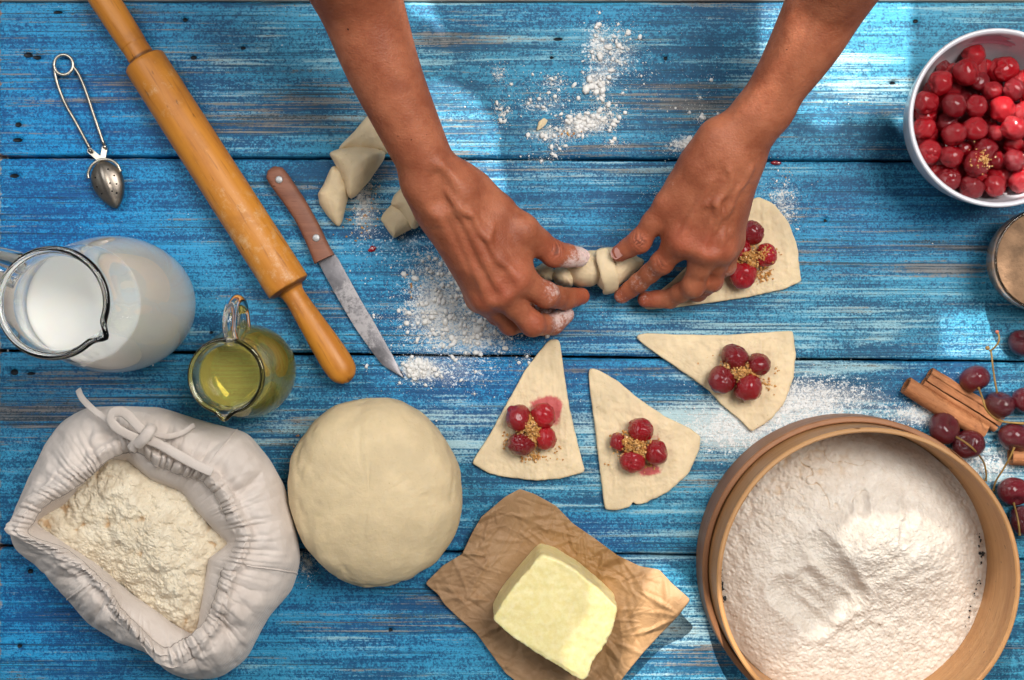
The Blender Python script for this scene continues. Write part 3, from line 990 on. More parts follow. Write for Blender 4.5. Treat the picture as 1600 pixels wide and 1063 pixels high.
# rim collar on the neck of the spoon
col_pts = [ca + d * (L * q) + (.0125 * s_) * sd + un * .0015 for q, s_ in ((.34, 1.0), (.16, .92), (.04, .6), (-.015, .15), (-.015, -.15), (.04, -.6), (.16, -.95), (.26, -1.02))]
v, f = tube(catmull(col_pts, 40), .0012, 8)
obj('spoon_rim', v, f, M['silver'], inf)
for q, s_ in ((.22, .45), (.38, .62), (.55, .6), (.72, .5), (.3, -.55), (.48, -.62), (.64, -.55), (.5, .25), (.66, .22)):
    r = .0136 * (math.sin(math.pi * q ** .92) ** .62) * (1.02 - .22 * q)
    p = ca + d * (L * q) + sd * r * s_ + un * (.55 * r * math.sqrt(1 - s_ * s_))
    nrm = sd * s_ * .55 + un * math.sqrt(1 - s_ * s_)
    nrm /= np.linalg.norm(nrm)
    e1 = np.cross(nrm, d); e1 /= np.linalg.norm(e1); e2 = np.cross(nrm, e1)
    tt = np.linspace(0, 2 * math.pi, 10, endpoint=False)
    lo = [p + nrm * .00025 + .0007 * (np.cos(tt)[:, None] * e1 + np.sin(tt)[:, None] * e2), p - nrm * .0003 + .0007 * (np.cos(tt)[:, None] * e1 + np.sin(tt)[:, None] * e2)]
    v, f = loft(lo, True, True, flip=True)
    obj('perforation', v, f, M['black'], spoon)

# ------------------------------------------------------------------ glass jugs
def jug(root, prof, thick, center, spout, handle, n=96, rimr=None):
    """prof: outside (r, z) from base to rim; spout: (angle, reach, width, z from); gives the glass wall"""
    prof = catmull(prof, 60)
    th = np.linspace(0, 2 * math.pi, n, endpoint=False)
    zt = prof[-1][1]
    dr = np.gradient(prof[:, 0]); dz = np.gradient(prof[:, 1]); ln = np.hypot(dr, dz)
    nin = np.stack([-dz / ln, dr / ln], 1)
    inner = prof + nin * (thick * (1 + 0.6 * sstep(zt - .016, zt - .001, prof[:, 1])))[:, None]
    inner = inner[(inner[:, 1] > thick * 1.6) & (inner[:, 0] > 0.001)]
    lip = [(prof[-1][0] - thick * 1.6 * (0.5 - 0.5 * math.cos(t)), zt + thick * .8 * math.sin(t)) for t in np.linspace(0.3, math.pi - .3, 6)]
    allp = [(0.0008, 0)] + prof.tolist() + lip + inner[::-1].tolist() + [(0.0008, inner[0][1])]
    loops = []
    for r, z in allp:
        w = sstep(spout[3], zt, z)
        dth = (th - spout[0] + math.pi) % (2 * math.pi) - math.pi
        rr = r + spout[1] * w * np.exp(-(dth / spout[2]) ** 2) - 0.04 * spout[1] * w * np.exp(-((np.abs(dth) - 2.2 * spout[2]) / spout[2]) ** 2)
        loops.append(np.stack([center[0] + rr * np.cos(th), center[1] + rr * np.sin(th), np.full(n, center[2] + z)], 1))
    v, f = loft(loops, True, True)
    obj('glass_wall', v, f, M['glass'], root)
    pts, r0, r1, flat = handle
    v, f = tube(catmull([np.array(center) + np.array(p) for p in pts], 48), np.interp(np.linspace(0, 1, 48), [0, .15, .85, 1], [r1, r0, r0, r1]), 20, flat)
    obj('handle', v, f, M['glass'], root)
    return inner
def fill(name, inner, level, center, mat, label, cat, over=.0003, n=96):
    pr = inner[inner[:, 1] < level]
    rl = np.interp(level, inner[:, 1], inner[:, 0])
    prof = [(.0008, pr[0][1] - over * .5)] + [(r + over, z) for r, z in pr] + [(rl + over, level - .0006), (rl - .0008, level - .0002), (rl - .003, level)]
    v, f = lathe(prof, center, n)
    return tag(obj(name, v, f, mat, loc=center), label, cat)
k = .95
jc = P(195, 475, 0.0); jc = np.array([CX + (195 - NX) * S * .95, CY - (476 - NY) * S * .95, 0.0])
mj = thing('milk_jug', 'large round clear glass jug filled with milk', 'jug', jc)
sp_ang = math.atan2(-52, 80)
hd = np.array([math.cos(math.radians(152)), math.sin(math.radians(152)), 0])
z3 = np.array([0, 0, 1.0])
inner = jug(mj, [(.034, .0008), (.0395, .004), (.0455, .020), (.0488, .045), (.0496, .068), (.0480, .095), (.0443, .122), (.0398, .147), (.0352, .168), (.0330, .183), (.0334, .192), (.0358, .2005)], .0028, jc, (sp_ang, .0055, .13, .184),
    ([hd * .0335 + z3 * .187, hd * .047 + z3 * .194, hd * .066 + z3 * .183, hd * .075 + z3 * .150, hd * .068 + z3 * .105, hd * .0490 + z3 * .090], .0058, .0068, .8))
fill('milk', inner, .146, jc, M['milk'], 'white milk filling the large glass jug to its shoulder', 'milk')
oc = np.array([CX + (388 - NX) * S * .97, CY - (580 - NY) * S * .97, 0.0])
oj = thing('oil_jug', 'small clear glass jug of golden oil with looped handle', 'jug', oc)
hd = np.array([math.cos(math.radians(88)), math.sin(math.radians(88)), 0])
inner = jug(oj, [(.024, .0008), (.0285, .003), (.0335, .013), (.0355, .030), (.0338, .050), (.0300, .068), (.0258, .082), (.0240, .092), (.0252, .100), (.0272, .106)], .0022, oc, (math.radians(-93), .0048, .16, .094),
    ([hd * .0246 + z3 * .094, hd * .034 + z3 * .103, hd * .046 + z3 * .100, hd * .053 + z3 * .083, hd * .049 + z3 * .062, hd * .0335 + z3 * .052], .0046, .0055, 1.0))
fill('oil', inner, .077, oc, M['oil'], 'golden cooking oil inside the small glass jug', 'oil')

# ------------------------------------------------------------------ flour sack
SC = (222, 852)
NS = 720
outer = [(100, 655), (132, 638), (190, 634), (250, 637), (330, 662), (388, 676), (420, 715), (447, 765), (462, 830), (470, 872), (458, 920), (420, 965), (385, 1030), (345, 1060), (300, 1064), (262, 1052), (232, 1020), (180, 1000), (138, 975), (100, 930), (60, 885), (22, 858), (12, 828), (25, 795), (48, 740), (70, 695)]
collar = [(16, 832), (50, 782), (95, 758), (140, 725), (160, 702), (190, 690), (218, 690), (245, 712), (290, 728), (330, 740), (352, 768), (370, 805), (388, 838), (378, 868), (362, 900), (350, 945), (334, 985), (305, 1012), (270, 1030), (245, 1024), (228, 1005), (185, 960), (160, 918), (120, 882), (75, 852), (40, 842)]
floury = [(58, 818), (110, 785), (140, 752), (175, 722), (200, 722), (236, 752), (282, 770), (305, 800), (352, 850), (322, 872), (312, 930), (302, 992), (262, 968), (205, 925), (150, 878), (95, 842)]
floury = [(SC[0] + (x - SC[0]) * 1.10, SC[1] + (y - SC[1]) * 1.08) for x, y in floury]
ro, dirs = polar(outer, SC, NS, 5)
rc, _ = polar(collar, SC, NS, 3)
rf, _ = polar(floury, SC, NS, 3)
keys = [(ro * .93, .000), (ro * .985, .010), (ro * 1.0, .026), (ro * .985, .042), (ro * .72 + rc * .28, .060), (ro * .4 + rc * .6, .069), (ro * .04 + rc * 1.02, .0705), (rc * 1.025, .0760), (rc * .985, .0785), (rc * .94, .0760), (rc * .87 + rf * .02, .0695), (rc * .40 + rf * .58, .0640), (rf * .98, .053), (rf * .93, .040)]
tk = np.linspace(0, 1, len(keys))
rows = 110
KR = np.array([k_[0] for k_ in keys]); KZ = np.array([k_[1] for k_ in keys])
both = catmull(np.concatenate([KR, KZ[:, None] * 1000], 1), rows)
R_, Z_ = both[:, :NS], both[:, NS:] / 1000 * np.ones((1, NS))
R_ = np.maximum(R_, 4)
th_s = np.linspace(0, 2 * math.pi, NS, endpoint=False)
tt = np.linspace(0, len(keys) - 1, rows)[:, None]
X = SC[0] + R_ * dirs[None, :, 0]; Y = SC[1] + R_ * dirs[None, :, 1]
pts = np.stack([CX + (X - NX) * S * (D - Z_) / D, CY - (Y - NY) * S * (D - Z_) / D, Z_], -1)
# folds: long soft ones running out from the collar, tight gathers on the collar itself
narrow = np.clip((ro - rc) / 55.0, .3, 1)[None]
q3 = np.stack([np.cos(th_s)[None] * np.ones_like(tt), np.sin(th_s)[None] * np.ones_like(tt), tt * .12 + 0 * th_s[None]], -1)
longf = ridge(q3 * [2.4, 2.4, 1.2] + 4, 21, 3, .45) - .5
mid = fbm(q3 * 9.0, 23, 3)
arc = np.cumsum(np.hypot(*np.diff(np.stack([rc * dirs[:, 0], rc * dirs[:, 1]]), axis=1, append=(rc * dirs.T)[:, :1])))
gph = arc / 13.5 + fbm(np.stack([th_s * 5, th_s * 0, th_s * 0], -1), 9) * 2.2
gpt = gph[None] + .10 * fbm(q3 * [9, 9, 20], 27, 2)
puck = (1 - np.abs(np.sin(math.pi * gpt)) ** .55) * (.55 + .6 * (vnoise(np.stack([np.floor(gpt + .5) * 3.7, gpt * 0, gpt * 0], -1), 19) * .5 + .5))
gather = (np.abs(np.sin(math.pi * (gph[None] + .25 * fbm(q3 * [9, 9, 30], 27, 2)))) * 2 - 1.2) * (0.65 + 0.7 * fbm(q3 * 16, 29, 2))
wg = np.exp(-((tt - 7.8) / 1.9) ** 2) * (.55 + .45 * narrow)
wl = sstep(1.5, 3.5, tt) * (1 - sstep(9.5, 12, tt))
iso = fbm(pts * 45, 33, 4)
Nz = longf * .0110 * wl * narrow * (1 - .5 * wg) + mid * .0016 * wl - puck * .0058 * np.exp(-((tt - 8.0) / 1.25) ** 2) - puck * .0016 * np.exp(-((tt - 5.6) / 1.6) ** 2) * narrow - puck * .0012 * np.exp(-((tt - 10.5) / 1.0) ** 2) + iso * .0018 * sstep(.8, 2.5, tt)
pts[..., 2] += Nz
rad = (puck - .3) * (-.0028 * np.exp(-((tt - 6.9) / .9) ** 2) + .0028 * np.exp(-((tt - 9.1) / .9) ** 2)) + mid * .0010 * wl + iso * .0008
pts[..., 0] += rad * dirs[None, :, 0]; pts[..., 1] -= rad * dirs[None, :, 1]
pts[..., 2] = np.maximum(pts[..., 2], 0.0002)
sack_o = P(*SC, 0)
sack = thing('flour_sack', 'open drawstring cotton sack standing full of flour', 'sack', sack_o)
v, f = loft(pts, True, False)
obj('cloth_bag', v, f, M['cloth'], sack)
# stitched channel line just under the ruffle and a side seam
def on_sack(row, j0, j1, lift=.0006):
    j = np.arange(j0, j1) % NS
    p = pts[row, j].copy(); p[:, 2] += lift
    return p
row_in = int(rows * 9.9 / 13)
seg = on_sack(row_in, 30, 690, .0004)
v, f = tube(seg[::2], .00045, 6)
obj('stitch_line', v, f, mat_simple('stitch_thread', (0.34, 0.29, 0.25), .9), sack)
for jj in (int(NS * .03), int(NS * .40), int(NS * .86)):
    p = pts[int(rows * 1 / 13):int(rows * 6.1 / 13), jj].copy(); p[:, 2] += .0003
    v, f = tube(p, .0007, 6)
    obj('seam', v, f, M['cloth'], sack)
def cord(px_pts, name='drawstring', r=.0031, flat=.28):
    path = catmull([P(x, y, z) for x, y, z in px_pts], 60)
    v, f = tube(path, r * (1 + .08 * fbm(path * 200, 3)), 12, flat)
    return obj(name, v, f, M['cloth'], sack)
cord([(122, 609, .050), (128, 622, .056), (142, 637, .064), (160, 651, .071), (178, 664, .077), (205, 678, .083), (226, 686, .086)], r=.0024)
cord([(240, 683, .089), (218, 668, .092), (196, 646, .090), (178, 644, .088), (173, 656, .088), (184, 670, .089), (206, 682, .090), (226, 690, .088)], r=.0036)
cord([(222, 684, .088), (248, 694, .084), (280, 712, .084), (305, 726, .084), (332, 738, .083)], r=.0036)
cord([(236, 676, .086), (262, 682, .078), (285, 676, .074), (304, 664, .068)], r=.0022)
cord([(215, 694, .089), (224, 686, .094), (233, 674, .0945), (237, 668, .089)], 'knot', r=.0042, flat=.75)
cord([(206, 700, .084), (212, 692, .088), (222, 690, .088)], 'knot', r=.0036, flat=.8)

# crumbly heap of flour
def heap(name, rpx, center, zfun, amp, label, cat, rows=150, seed=0, extra=None, mat='flour'):
    n = len(rpx)
    t = np.linspace(0, 1, rows)[1:][:, None]
    th = np.linspace(0, 2 * math.pi, n, endpoint=False)
    X = center[0] + t * rpx[None] * np.cos(th)[None]; Y = center[1] + t * rpx[None] * np.sin(th)[None]
    z0 = zfun(X, Y, t * np.ones((1, n)))
    W = np.stack([CX + (X - NX) * S * (D - z0), CY - (Y - NY) * S * (D - z0), z0], -1)
    cr = np.zeros_like(z0)
    if extra is not None:
        dz, cr = extra(X, Y, W)
        W[..., 2] += dz
    edge = sstep(1.0, .93, t)
    dz = amp * (fbm(W * [160, 160, 0], seed, 5, .6) * .6 + .5 * fbm(W * [600, 600, 0], seed + 3, 3, .6))
    W[..., 2] += dz * (0.3 + .7 * edge)
    c = np.concatenate([W[:1].mean(1, keepdims=True)])
    V = np.concatenate([W.reshape(-1, 3), c.reshape(1, 3)])
    f = grid_faces(rows - 1, n, True, True).tolist()
    ci = len(V) - 1
    f += [[ci, (j + 1) % n, j] for j in range(n)][::1]
    f[-n:] = [[ci, j, (j + 1) % n] for j in range(n)]
    V[:, 2] = np.maximum(V[:, 2], .0004)
    f = [q[::-1] for q in f]
    o = obj(name, V, f, M[mat], loc=P(*center, 0), attrs={'crevice': np.concatenate([cr.ravel(), [0]])})
    return tag(o, label, cat)
def sack_z(X, Y, t):
    ridge_line = np.exp(-(((X - 225) * .75 + (Y - 830) * -.6) / 60) ** 2)
    return .046 + .014 * ridge_line * (1 - t ** 3) - .006 * t ** 4
def sack_extra(X, Y, W):
    w1 = worley(W * [95, 95, 0], 3)
    w2 = worley(W * [220, 220, 0], 8)
    rd = np.abs(vnoise(W * [70, 70, 0], 71))
    Wq = W + .004 * np.stack([fbm(W * 90, 91), fbm(W * 90, 92), W[..., 2] * 0], -1)
    w1 = worley(Wq * [110, 110, 0], 3); w3 = worley(Wq * [45, 45, 0], 4)
    dz = -.0032 * (w1 - .5) - .0014 * (w2 - .5) - .0060 * (w3 - .5) + .003 * fbm(W * [70, 70, 0], 13, 4)
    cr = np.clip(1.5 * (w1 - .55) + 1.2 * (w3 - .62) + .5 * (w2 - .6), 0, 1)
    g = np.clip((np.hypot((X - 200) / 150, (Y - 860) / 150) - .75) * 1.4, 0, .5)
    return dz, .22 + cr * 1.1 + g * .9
heap('flour', rf * 1.03, SC, sack_z, .0026, 'crumbly white flour filling the open cotton sack', 'flour', 150, 2, sack_extra, 'creamflour')

# ------------------------------------------------------------------ ball of dough
DB = (585, 768)
dball = [(585, 619), (630, 626), (668, 655), (700, 690), (717, 725), (720, 765), (714, 820), (695, 860), (665, 890), (625, 910), (585, 917), (545, 910), (505, 888), (476, 855), (456, 800), (449, 752), (458, 715), (476, 670), (505, 640), (545, 624)]
rb, db = polar(dball, DB, 160, 4)
loops = []
H = .074
for q in np.concatenate([[-.92, -.8], np.linspace(-.6, .985, 56)]):
    zz = .034 + (.034 if q < 0 else H - .034) * q
    w = (1 - abs(q) ** (3.2 if q < 0 else 2.3)) ** (1 / 2.3)
    # the widest girth is what the outline shows
    kk = (D - .034)
    X = (DB[0] + rb * w * db[:, 0]); Y = (DB[1] + rb * w * db[:, 1])
    loops.append(np.stack([CX + (X - NX) * S * kk, CY - (Y - NY) * S * kk, np.full(160, max(zz, .0003))], 1))
L_ = np.array(loops)
c0 = P(*DB, .034)
nd = fbm(L_ * 26, 4, 3) * .0030 - .0010 * np.exp(-(fbm(L_ * [70, 18, 30], 14, 3) / .07) ** 2) * (fbm(L_ * 14, 31, 2) > .05) + fbm(L_ * 90, 8, 3) * .0006 + .001 * fbm(L_ * [60, 25, 25], 12, 3)
dirv = L_ - c0; dirv /= np.linalg.norm(dirv, axis=-1, keepdims=True)
L_ = L_ + dirv * nd[..., None]
L_[..., 2] = np.maximum(L_[..., 2], .0003)
v, f = loft(L_, True, True)
tag(obj('dough_ball', v, f, M['ball'], loc=P(*DB, 0), attrs={'juice': np.zeros(len(v))}), 'large smooth round ball of pale dough beside the flour sack', 'dough')

# ------------------------------------------------------------------ paring knife
kn = thing('paring_knife', 'small paring knife with a brown wooden handle and flour smeared blade', 'knife', P(500, 400))
def blade_strip(cpts, wpts, n, z0, thick, tip=False, bev=.3):
    c = catmull(cpts, n); w = np.interp(np.linspace(0, 1, n), np.linspace(0, 1, len(wpts)), wpts) if not callable(wpts) else wpts(np.linspace(0, 1, n))
    t = np.gradient(c, axis=0); t /= np.linalg.norm(t, axis=1)[:, None]
    s = np.stack([-t[:, 1], t[:, 0]], 1)
    return c, w, s
hc = [(424, 264), (444, 292), (466, 324), (484, 356), (497, 384), (507, 405)]
c, w, s = blade_strip(hc, [14.5, 16.5, 16, 15.5, 15, 15.5, 15.5, 16, 17.5], 40, 0, 0)
loops = []
for i in range(40):
    e = min(1, (i + .6) / 2.5) ** .5
    th = np.linspace(0, 2 * math.pi, 20, endpoint=False)
    cs, sn = np.cos(th), np.sin(th)
    X = c[i, 0] + s[i, 0] * w[i] * e * np.sign(cs) * np.abs(cs) ** .6; Y = c[i, 1] + s[i, 1] * w[i] * e * np.sign(cs) * np.abs(cs) ** .6
    Z = .0068 + .0058 * e * np.sign(sn) * np.abs(sn) ** .75
    loops.append(np.stack([CX + (X - NX) * S * (D - .007), CY - (Y - NY) * S * (D - .007), Z], 1))
v, f = loft(loops, True, True)
kh = obj('handle', v, f, M['knifewood'], kn, angle=60)
for x, y in ((436, 281), (494, 372)):
    v, f = lathe([(.0029, -.0006), (.0029, .0004), (.0022, .0008)], P(x, y, .0126), 20)
    obj('rivet', v, f, M['rivet'], kh)
bc = [(509, 402), (530, 440), (556, 486), (584, 530), (606, 562), (631, 590)]
c = catmull(bc, 60)
t = np.gradient(c, axis=0); t /= np.linalg.norm(t, axis=1)[:, None]; s = np.stack([-t[:, 1], t[:, 0]], 1)
q = np.linspace(0, 1, 60)
wr = np.interp(q, [0, .1, .5, .8, 1], [14, 14.5, 14.5, 12, .8]); wl_ = np.interp(q, [0, .05, .5, .8, 1], [14, 16, 15, 10, .8])
loops = []
for i in range(60):
    pr = [(-wl_[i], .0), (-wl_[i] * .5, .0006), (wr[i] * .6, .0011), (wr[i], .0011), (wr[i], -.0009), (wr[i] * .6, -.0011), (-wl_[i] * .5, -.0006)]
    zc = .0042 - .0024 * q[i]
    loops.append(np.array([P(c[i, 0] - s[i, 0] * a_ * -1, c[i, 1] + s[i, 1] * a_, zc + z_) for a_, z_ in pr]))
v, f = loft(loops, True, True)
fl = np.repeat(np.interp(q, [0, .2, .25, .62, .68, .8, 1], [.1, .15, .62, .66, .1, .35, .1]), 7)
obj('blade', v, f, M['blade'], kn, smooth=True, attrs={'flour': np.concatenate([fl, [0, 0]])}, angle=25)
# ------------------------------------------------------------------ rolled pastries
GR = 'rolled pastry crescents'
def pillow(name, poly, c, H, parent, tilt=(0, 0), seed=0, z0=.0006, n=220, zref=None, sharp=2.6):
    """a puffed wrap of dough seen as this outline from above; tilt lifts it along x / y"""
    r, d_ = polar(poly, c, n, 2.2)
    zr = H * .55 if zref is None else zref
    A_ = []
    for q, hz in [(.86, 0), (.97, .12), (1.0, .30)] + [(q_, .30 + .70 * (1 - q_ ** sharp) ** .55) for q_ in np.linspace(.995, .02, 46)]:
        X = c[0] + r * q * d_[:, 0]; Y = c[1] + r * q * d_[:, 1]
        z = z0 + H * hz + (tilt[0] * (X - c[0]) + tilt[1] * (Y - c[1])) * S * hz
        A_.append(np.stack([CX + (X - NX) * S * (D - zr), CY - (Y - NY) * S * (D - zr), z], 1))
    A_ = np.array(A_)
    A_ = A_ + (.0009 * fbm(A_ * 70, seed, 3) + .0003 * fbm(A_ * 300, seed + 3, 3))[..., None] * np.array([.6, .6, 1])
    A_[..., 2] = np.maximum(A_[..., 2], .0003)
    v, f = loft(A_, True, True)
    return obj(name, v, f, M['dough'], parent, attrs={'juice': np.zeros(len(v))})
r1 = thing('rolled_pastry', 'longer unbaked rolled pastry half hidden behind the bare forearm', 'pastry', P(550, 260), GR)
pillow('wrap', [(519, 258), (505, 288), (495, 303), (498, 318), (512, 338), (527, 357), (533, 347), (539, 322), (548, 292), (538, 262)], (522, 305), .017, r1, (.1, -.25), 3)
pillow('wrap', [(512, 240), (530, 232), (560, 228), (585, 231), (602, 236), (601, 246), (575, 284), (552, 309), (545, 312), (538, 285), (524, 258)], (556, 258), .026, r1, (0, -.1), 4, z0=.004)
pillow('wrap', [(524, 234), (552, 206), (572, 182), (598, 160), (625, 190), (604, 240), (560, 240)], (576, 210), .022, r1, (0, 0), 5, z0=.001)
r2 = thing('rolled_pastry', 'short end of a rolled pastry peeking from under the wrist', 'pastry', P(640, 320), GR)
pillow('wrap', [(594, 342), (598, 333), (612, 318), (640, 322), (648, 346), (643, 358), (634, 362), (615, 372), (606, 361)], (621, 344), .016, r2, (.2, 0), 6)
pillow('wrap', [(609, 320), (614, 306), (632, 288), (660, 270), (690, 300), (680, 325), (664, 338), (655, 352), (646, 360), (634, 348), (622, 330)], (650, 315), .024, r2, (0, 0), 7, z0=.002)
hp = thing('rolled_pastry', 'pastry crescent being rolled between the fingertips of both hands', 'pastry', P(920, 420), GR)
pillow('wrap', [(834, 420), (848, 411), (861, 413), (868, 425), (864, 438), (850, 440), (838, 432)], (852, 426), .020, hp, seed=8)
pillow('wrap', [(862, 432), (868, 418), (880, 412), (896, 420), (901, 440), (893, 449), (878, 447), (867, 441)], (882, 432), .024, hp, seed=9, z0=.002)
pillow('wrap', [(878, 420), (896, 402), (920, 391), (945, 390), (950, 410), (944, 438), (925, 448), (905, 449), (892, 444)], (918, 420), .029, hp, seed=10, z0=.002)
pillow('wrap', [(922, 396), (940, 387), (965, 386), (988, 393), (1004, 405), (1013, 403), (1003, 417), (986, 432), (968, 447), (947, 457), (934, 446), (926, 420)], (960, 418), .031, hp, (-.25, .1), seed=11, z0=.001)
# the tongue of dough that wraps over the coil
tg = np.array([P(940, 392, .030), P(944, 404, .0345), P(949, 420, .0355), P(953, 436, .0325), (P(955, 450, .024)), P(951, 456, .013)])
tc = catmull(tg, 40)
t_, n_, b_ = frames(tc)
wd = np.interp(np.linspace(0, 1, 40), [0, .15, .6, 1], [.0050, .0058, .0066, .0052])
loops = []
for i in range(40):
    th = np.linspace(0, 2 * math.pi, 20, endpoint=False)
    cs, sn = np.cos(th), np.sin(th)
    loops.append(tc[i] + wd[i] * (np.sign(cs) * np.abs(cs) ** .6)[:, None] * b_[i] + .0022 * (np.sign(sn) * np.abs(sn) ** .7)[:, None] * n_[i])
L_ = np.array(loops); L_ = L_ + .0006 * fbm(L_ * 150, 4)[..., None]
v, f = loft(L_, True, True)
obj('tongue', v, f, M['dough'], hp, attrs={'juice': np.zeros(len(v))})

# ------------------------------------------------------------------ dough triangles with cherries and sugar
def slab(name, poly, c, thick, label, cat, group=None, juice=(), seed=0, n=300, mat='dough', smooth=1.2, puff=.15):
    r, d_ = polar(poly, c, n, smooth)
    r = r * (1 + .012 * fbm(np.stack([np.cos(np.linspace(0, 2 * math.pi, n, endpoint=False)) * 12, np.sin(np.linspace(0, 2 * math.pi, n, endpoint=False)) * 12, np.zeros(n)], -1), seed, 3))
    rmin = r.min()
    lv = [(-.0, -.6, .0002), (0, 0, .25), (0, .35, .6), (0, -.2, .86), (0, -1.4, .98), (0, -4, 1.0)]
    loops = []
    for a_, inset, hz in lv:
        rr = np.maximum(r + inset * 1.2, 1)
        loops.append((rr, np.full(n, thick * hz)))
    for q in np.linspace(.93, .02, 60):
        loops.append(((r - 4.8) * q, np.full(n, thick * (1.0 + puff * (1 - q)))))
    A = []
    for rr, zz in loops:
        X = c[0] + rr * d_[:, 0]; Y = c[1] + rr * d_[:, 1]
        A.append(np.stack([CX + (X - NX) * S * (D - .003), CY - (Y - NY) * S * (D - .003), zz], 1))
    A = np.array(A)
    wz = sstep(0, 5, np.arange(len(A)))[:, None]
    A[..., 2] += wz * (.0011 * fbm(A * [150, 150, 0], seed + 5, 4, .6) + .0012 * fbm(A * [40, 40, 0], seed + 8, 2) + .0008 * fbm(A * [260, 70, 0], seed + 15, 2))
    A[..., 2] = np.maximum(A[..., 2], .0003)
    V, f = loft(A, True, True)
    px = (V[:, 0] - CX) / S / (D - .003) + NX; py = (CY - V[:, 1]) / S / (D - .003) + NY
    o = obj(name, V, f, M[mat], loc=P(*c, 0), attrs={'juice': blobs(px, py, juice)})
    return tag(o, label, cat, group)
GT = 'dough triangles topped with cherries'
slab('dough_triangle', [(858, 531), (874, 530), (880, 575), (890, 640), (903, 695), (914, 737), (880, 747), (840, 751), (800, 747), (765, 740), (737, 724), (765, 680), (795, 625), (820, 580), (842, 550)], (835, 665), .0048,
     'dough triangle pointing up, with four cherries and a pink juice stain behind', 'dough triangle', GT, [(852, 632, 16, 8, 1.5), (866, 645, 7, 14, 1.2)], 3)
slab('dough_triangle', [(919, 573), (935, 578), (965, 596), (1000, 625), (1040, 652), (1075, 668), (1095, 682), (1092, 705), (1075, 740), (1045, 768), (1010, 785), (992, 789), (989, 779), (986, 791), (965, 797), (945, 797), (938, 740), (930, 670), (922, 610)], (990, 700), .0048,
     'dough triangle with a nick in its curved edge nearest the butter', 'dough triangle', GT, [(1012, 733, 13, 7, 1.5), (1025, 690, 6, 12, .6), (962, 683, 6, 8, .5)], 5)
slab('dough_triangle', [(988, 524), (1005, 521), (1060, 523), (1130, 524), (1190, 520), (1238, 517), (1243, 550), (1240, 590), (1225, 630), (1205, 655), (1174, 675), (1155, 655), (1125, 630), (1110, 612), (1080, 590), (1030, 556)], (1150, 570), .0048,
     'dough triangle with a long straight top edge between the right hand and the sieve', 'dough triangle', GT, [(1195, 600, 8, 8, .25)], 8)
slab('dough_triangle', [(1165, 318), (1185, 307), (1210, 320), (1232, 348), (1245, 385), (1252, 440), (1225, 452), (1170, 464), (1110, 473), (1050, 481), (1004, 484), (1010, 472), (1050, 440), (1080, 410), (1110, 380), (1140, 345)], (1150, 420), .0048,
     'dough triangle partly under the hand, with cherries beside its fingers', 'dough triangle', GT, [(1190, 432, 12, 8, .3)], 12)

_cb_v, _cb_f = sphere(34, 22)
def cherry_mesh(name, seed, wrinkle, heart, mat):
    v = _cb_v.copy()
    rr = 1 + wrinkle * (.16 * fbm(v * 1.6, seed, 3) - .14 * np.exp(-(np.abs(vnoise(v * 1.7, seed + 40)) / .07) ** 2) * (vnoise(v * 1.1, seed + 9) > 0))
    polar_ = np.arccos(np.clip(v[:, 2], -1, 1))
    rr -= (.34 if heart else .22) * np.exp(-(polar_ / (.42 if heart else .26)) ** 2)      # stem end
    rr -= .05 * np.exp(-((math.pi - polar_) / .3) ** 2)
    if heart:
        rr -= .06 * np.exp(-(v[:, 0] / .22) ** 2) * (v[:, 1] < 0) * np.clip(-v[:, 1], 0, 1)
    v = v * rr[:, None]
    if heart:
        v *= [1.08, .96, .92]
    me = bpy.data.meshes.new(name)
    me.from_pydata(v.tolist(), [], _cb_f)
    me.polygons.foreach_set('use_smooth', [True] * len(me.polygons))
    me.materials.append(mat)
    me.update()
    return me
COOK = [cherry_mesh('stewed_cherry', 100 + 7 * i, 1.0, False, M['cherry']) for i in range(7)]
FRESH = [cherry_mesh('fresh_cherry', 300 + 7 * i, .25, True, M['fresh']) for i in range(4)]
def put_cherry(me, name, px, py, rpx, z, rot, label, group, cat='cherry', sc=(1, 1, 1)):
    o = bpy.data.objects.new(name, me)
    COL.objects.link(o)
    r = rpx * S * (D - z)
    o.location = P(px, py, z)
    o.scale = [r * s for s in sc]
    o.rotation_euler = rot
    return tag(o, label, cat, group)
_g_v, _g_f = box((0, 0, 0), (1, 1, 1))
_g_f = np.array(_g_f)
def grains(name, spots, label, cat, mat, size, group=None, loc=None, zf=None):
    """spots: (px, py, spread x, spread y, count, z0, heap height) -> one object of loose grains"""
    V, F, k_ = [], [], 0
    for x, y, sx, sy, n_, z0, hh in spots:
        for _ in range(n_):
            gx, gy = RNG.normal(0, 1, 2)
            e = math.exp(-.5 * (gx * gx + gy * gy))
            z = z0 + hh * e * RNG.uniform(.45, 1) + size * .3
            s_ = size * RNG.uniform(.55, 1.25)
            R = np.array(Quaternion(RNG.normal(0, 1, 4)).normalized().to_matrix())
            V.append((_g_v * s_ * [1, .9, .8]) @ R.T + P(x + gx * sx, y + gy * sy, z))
            F.append(_g_f + 8 * k_)
            k_ += 1
    o = obj(name, np.concatenate(V), np.concatenate(F), mat, loc=loc if loc is not None else P(spots[0][0], spots[0][1], 0), smooth=False)
    tag(o, label, cat, group)
    return o
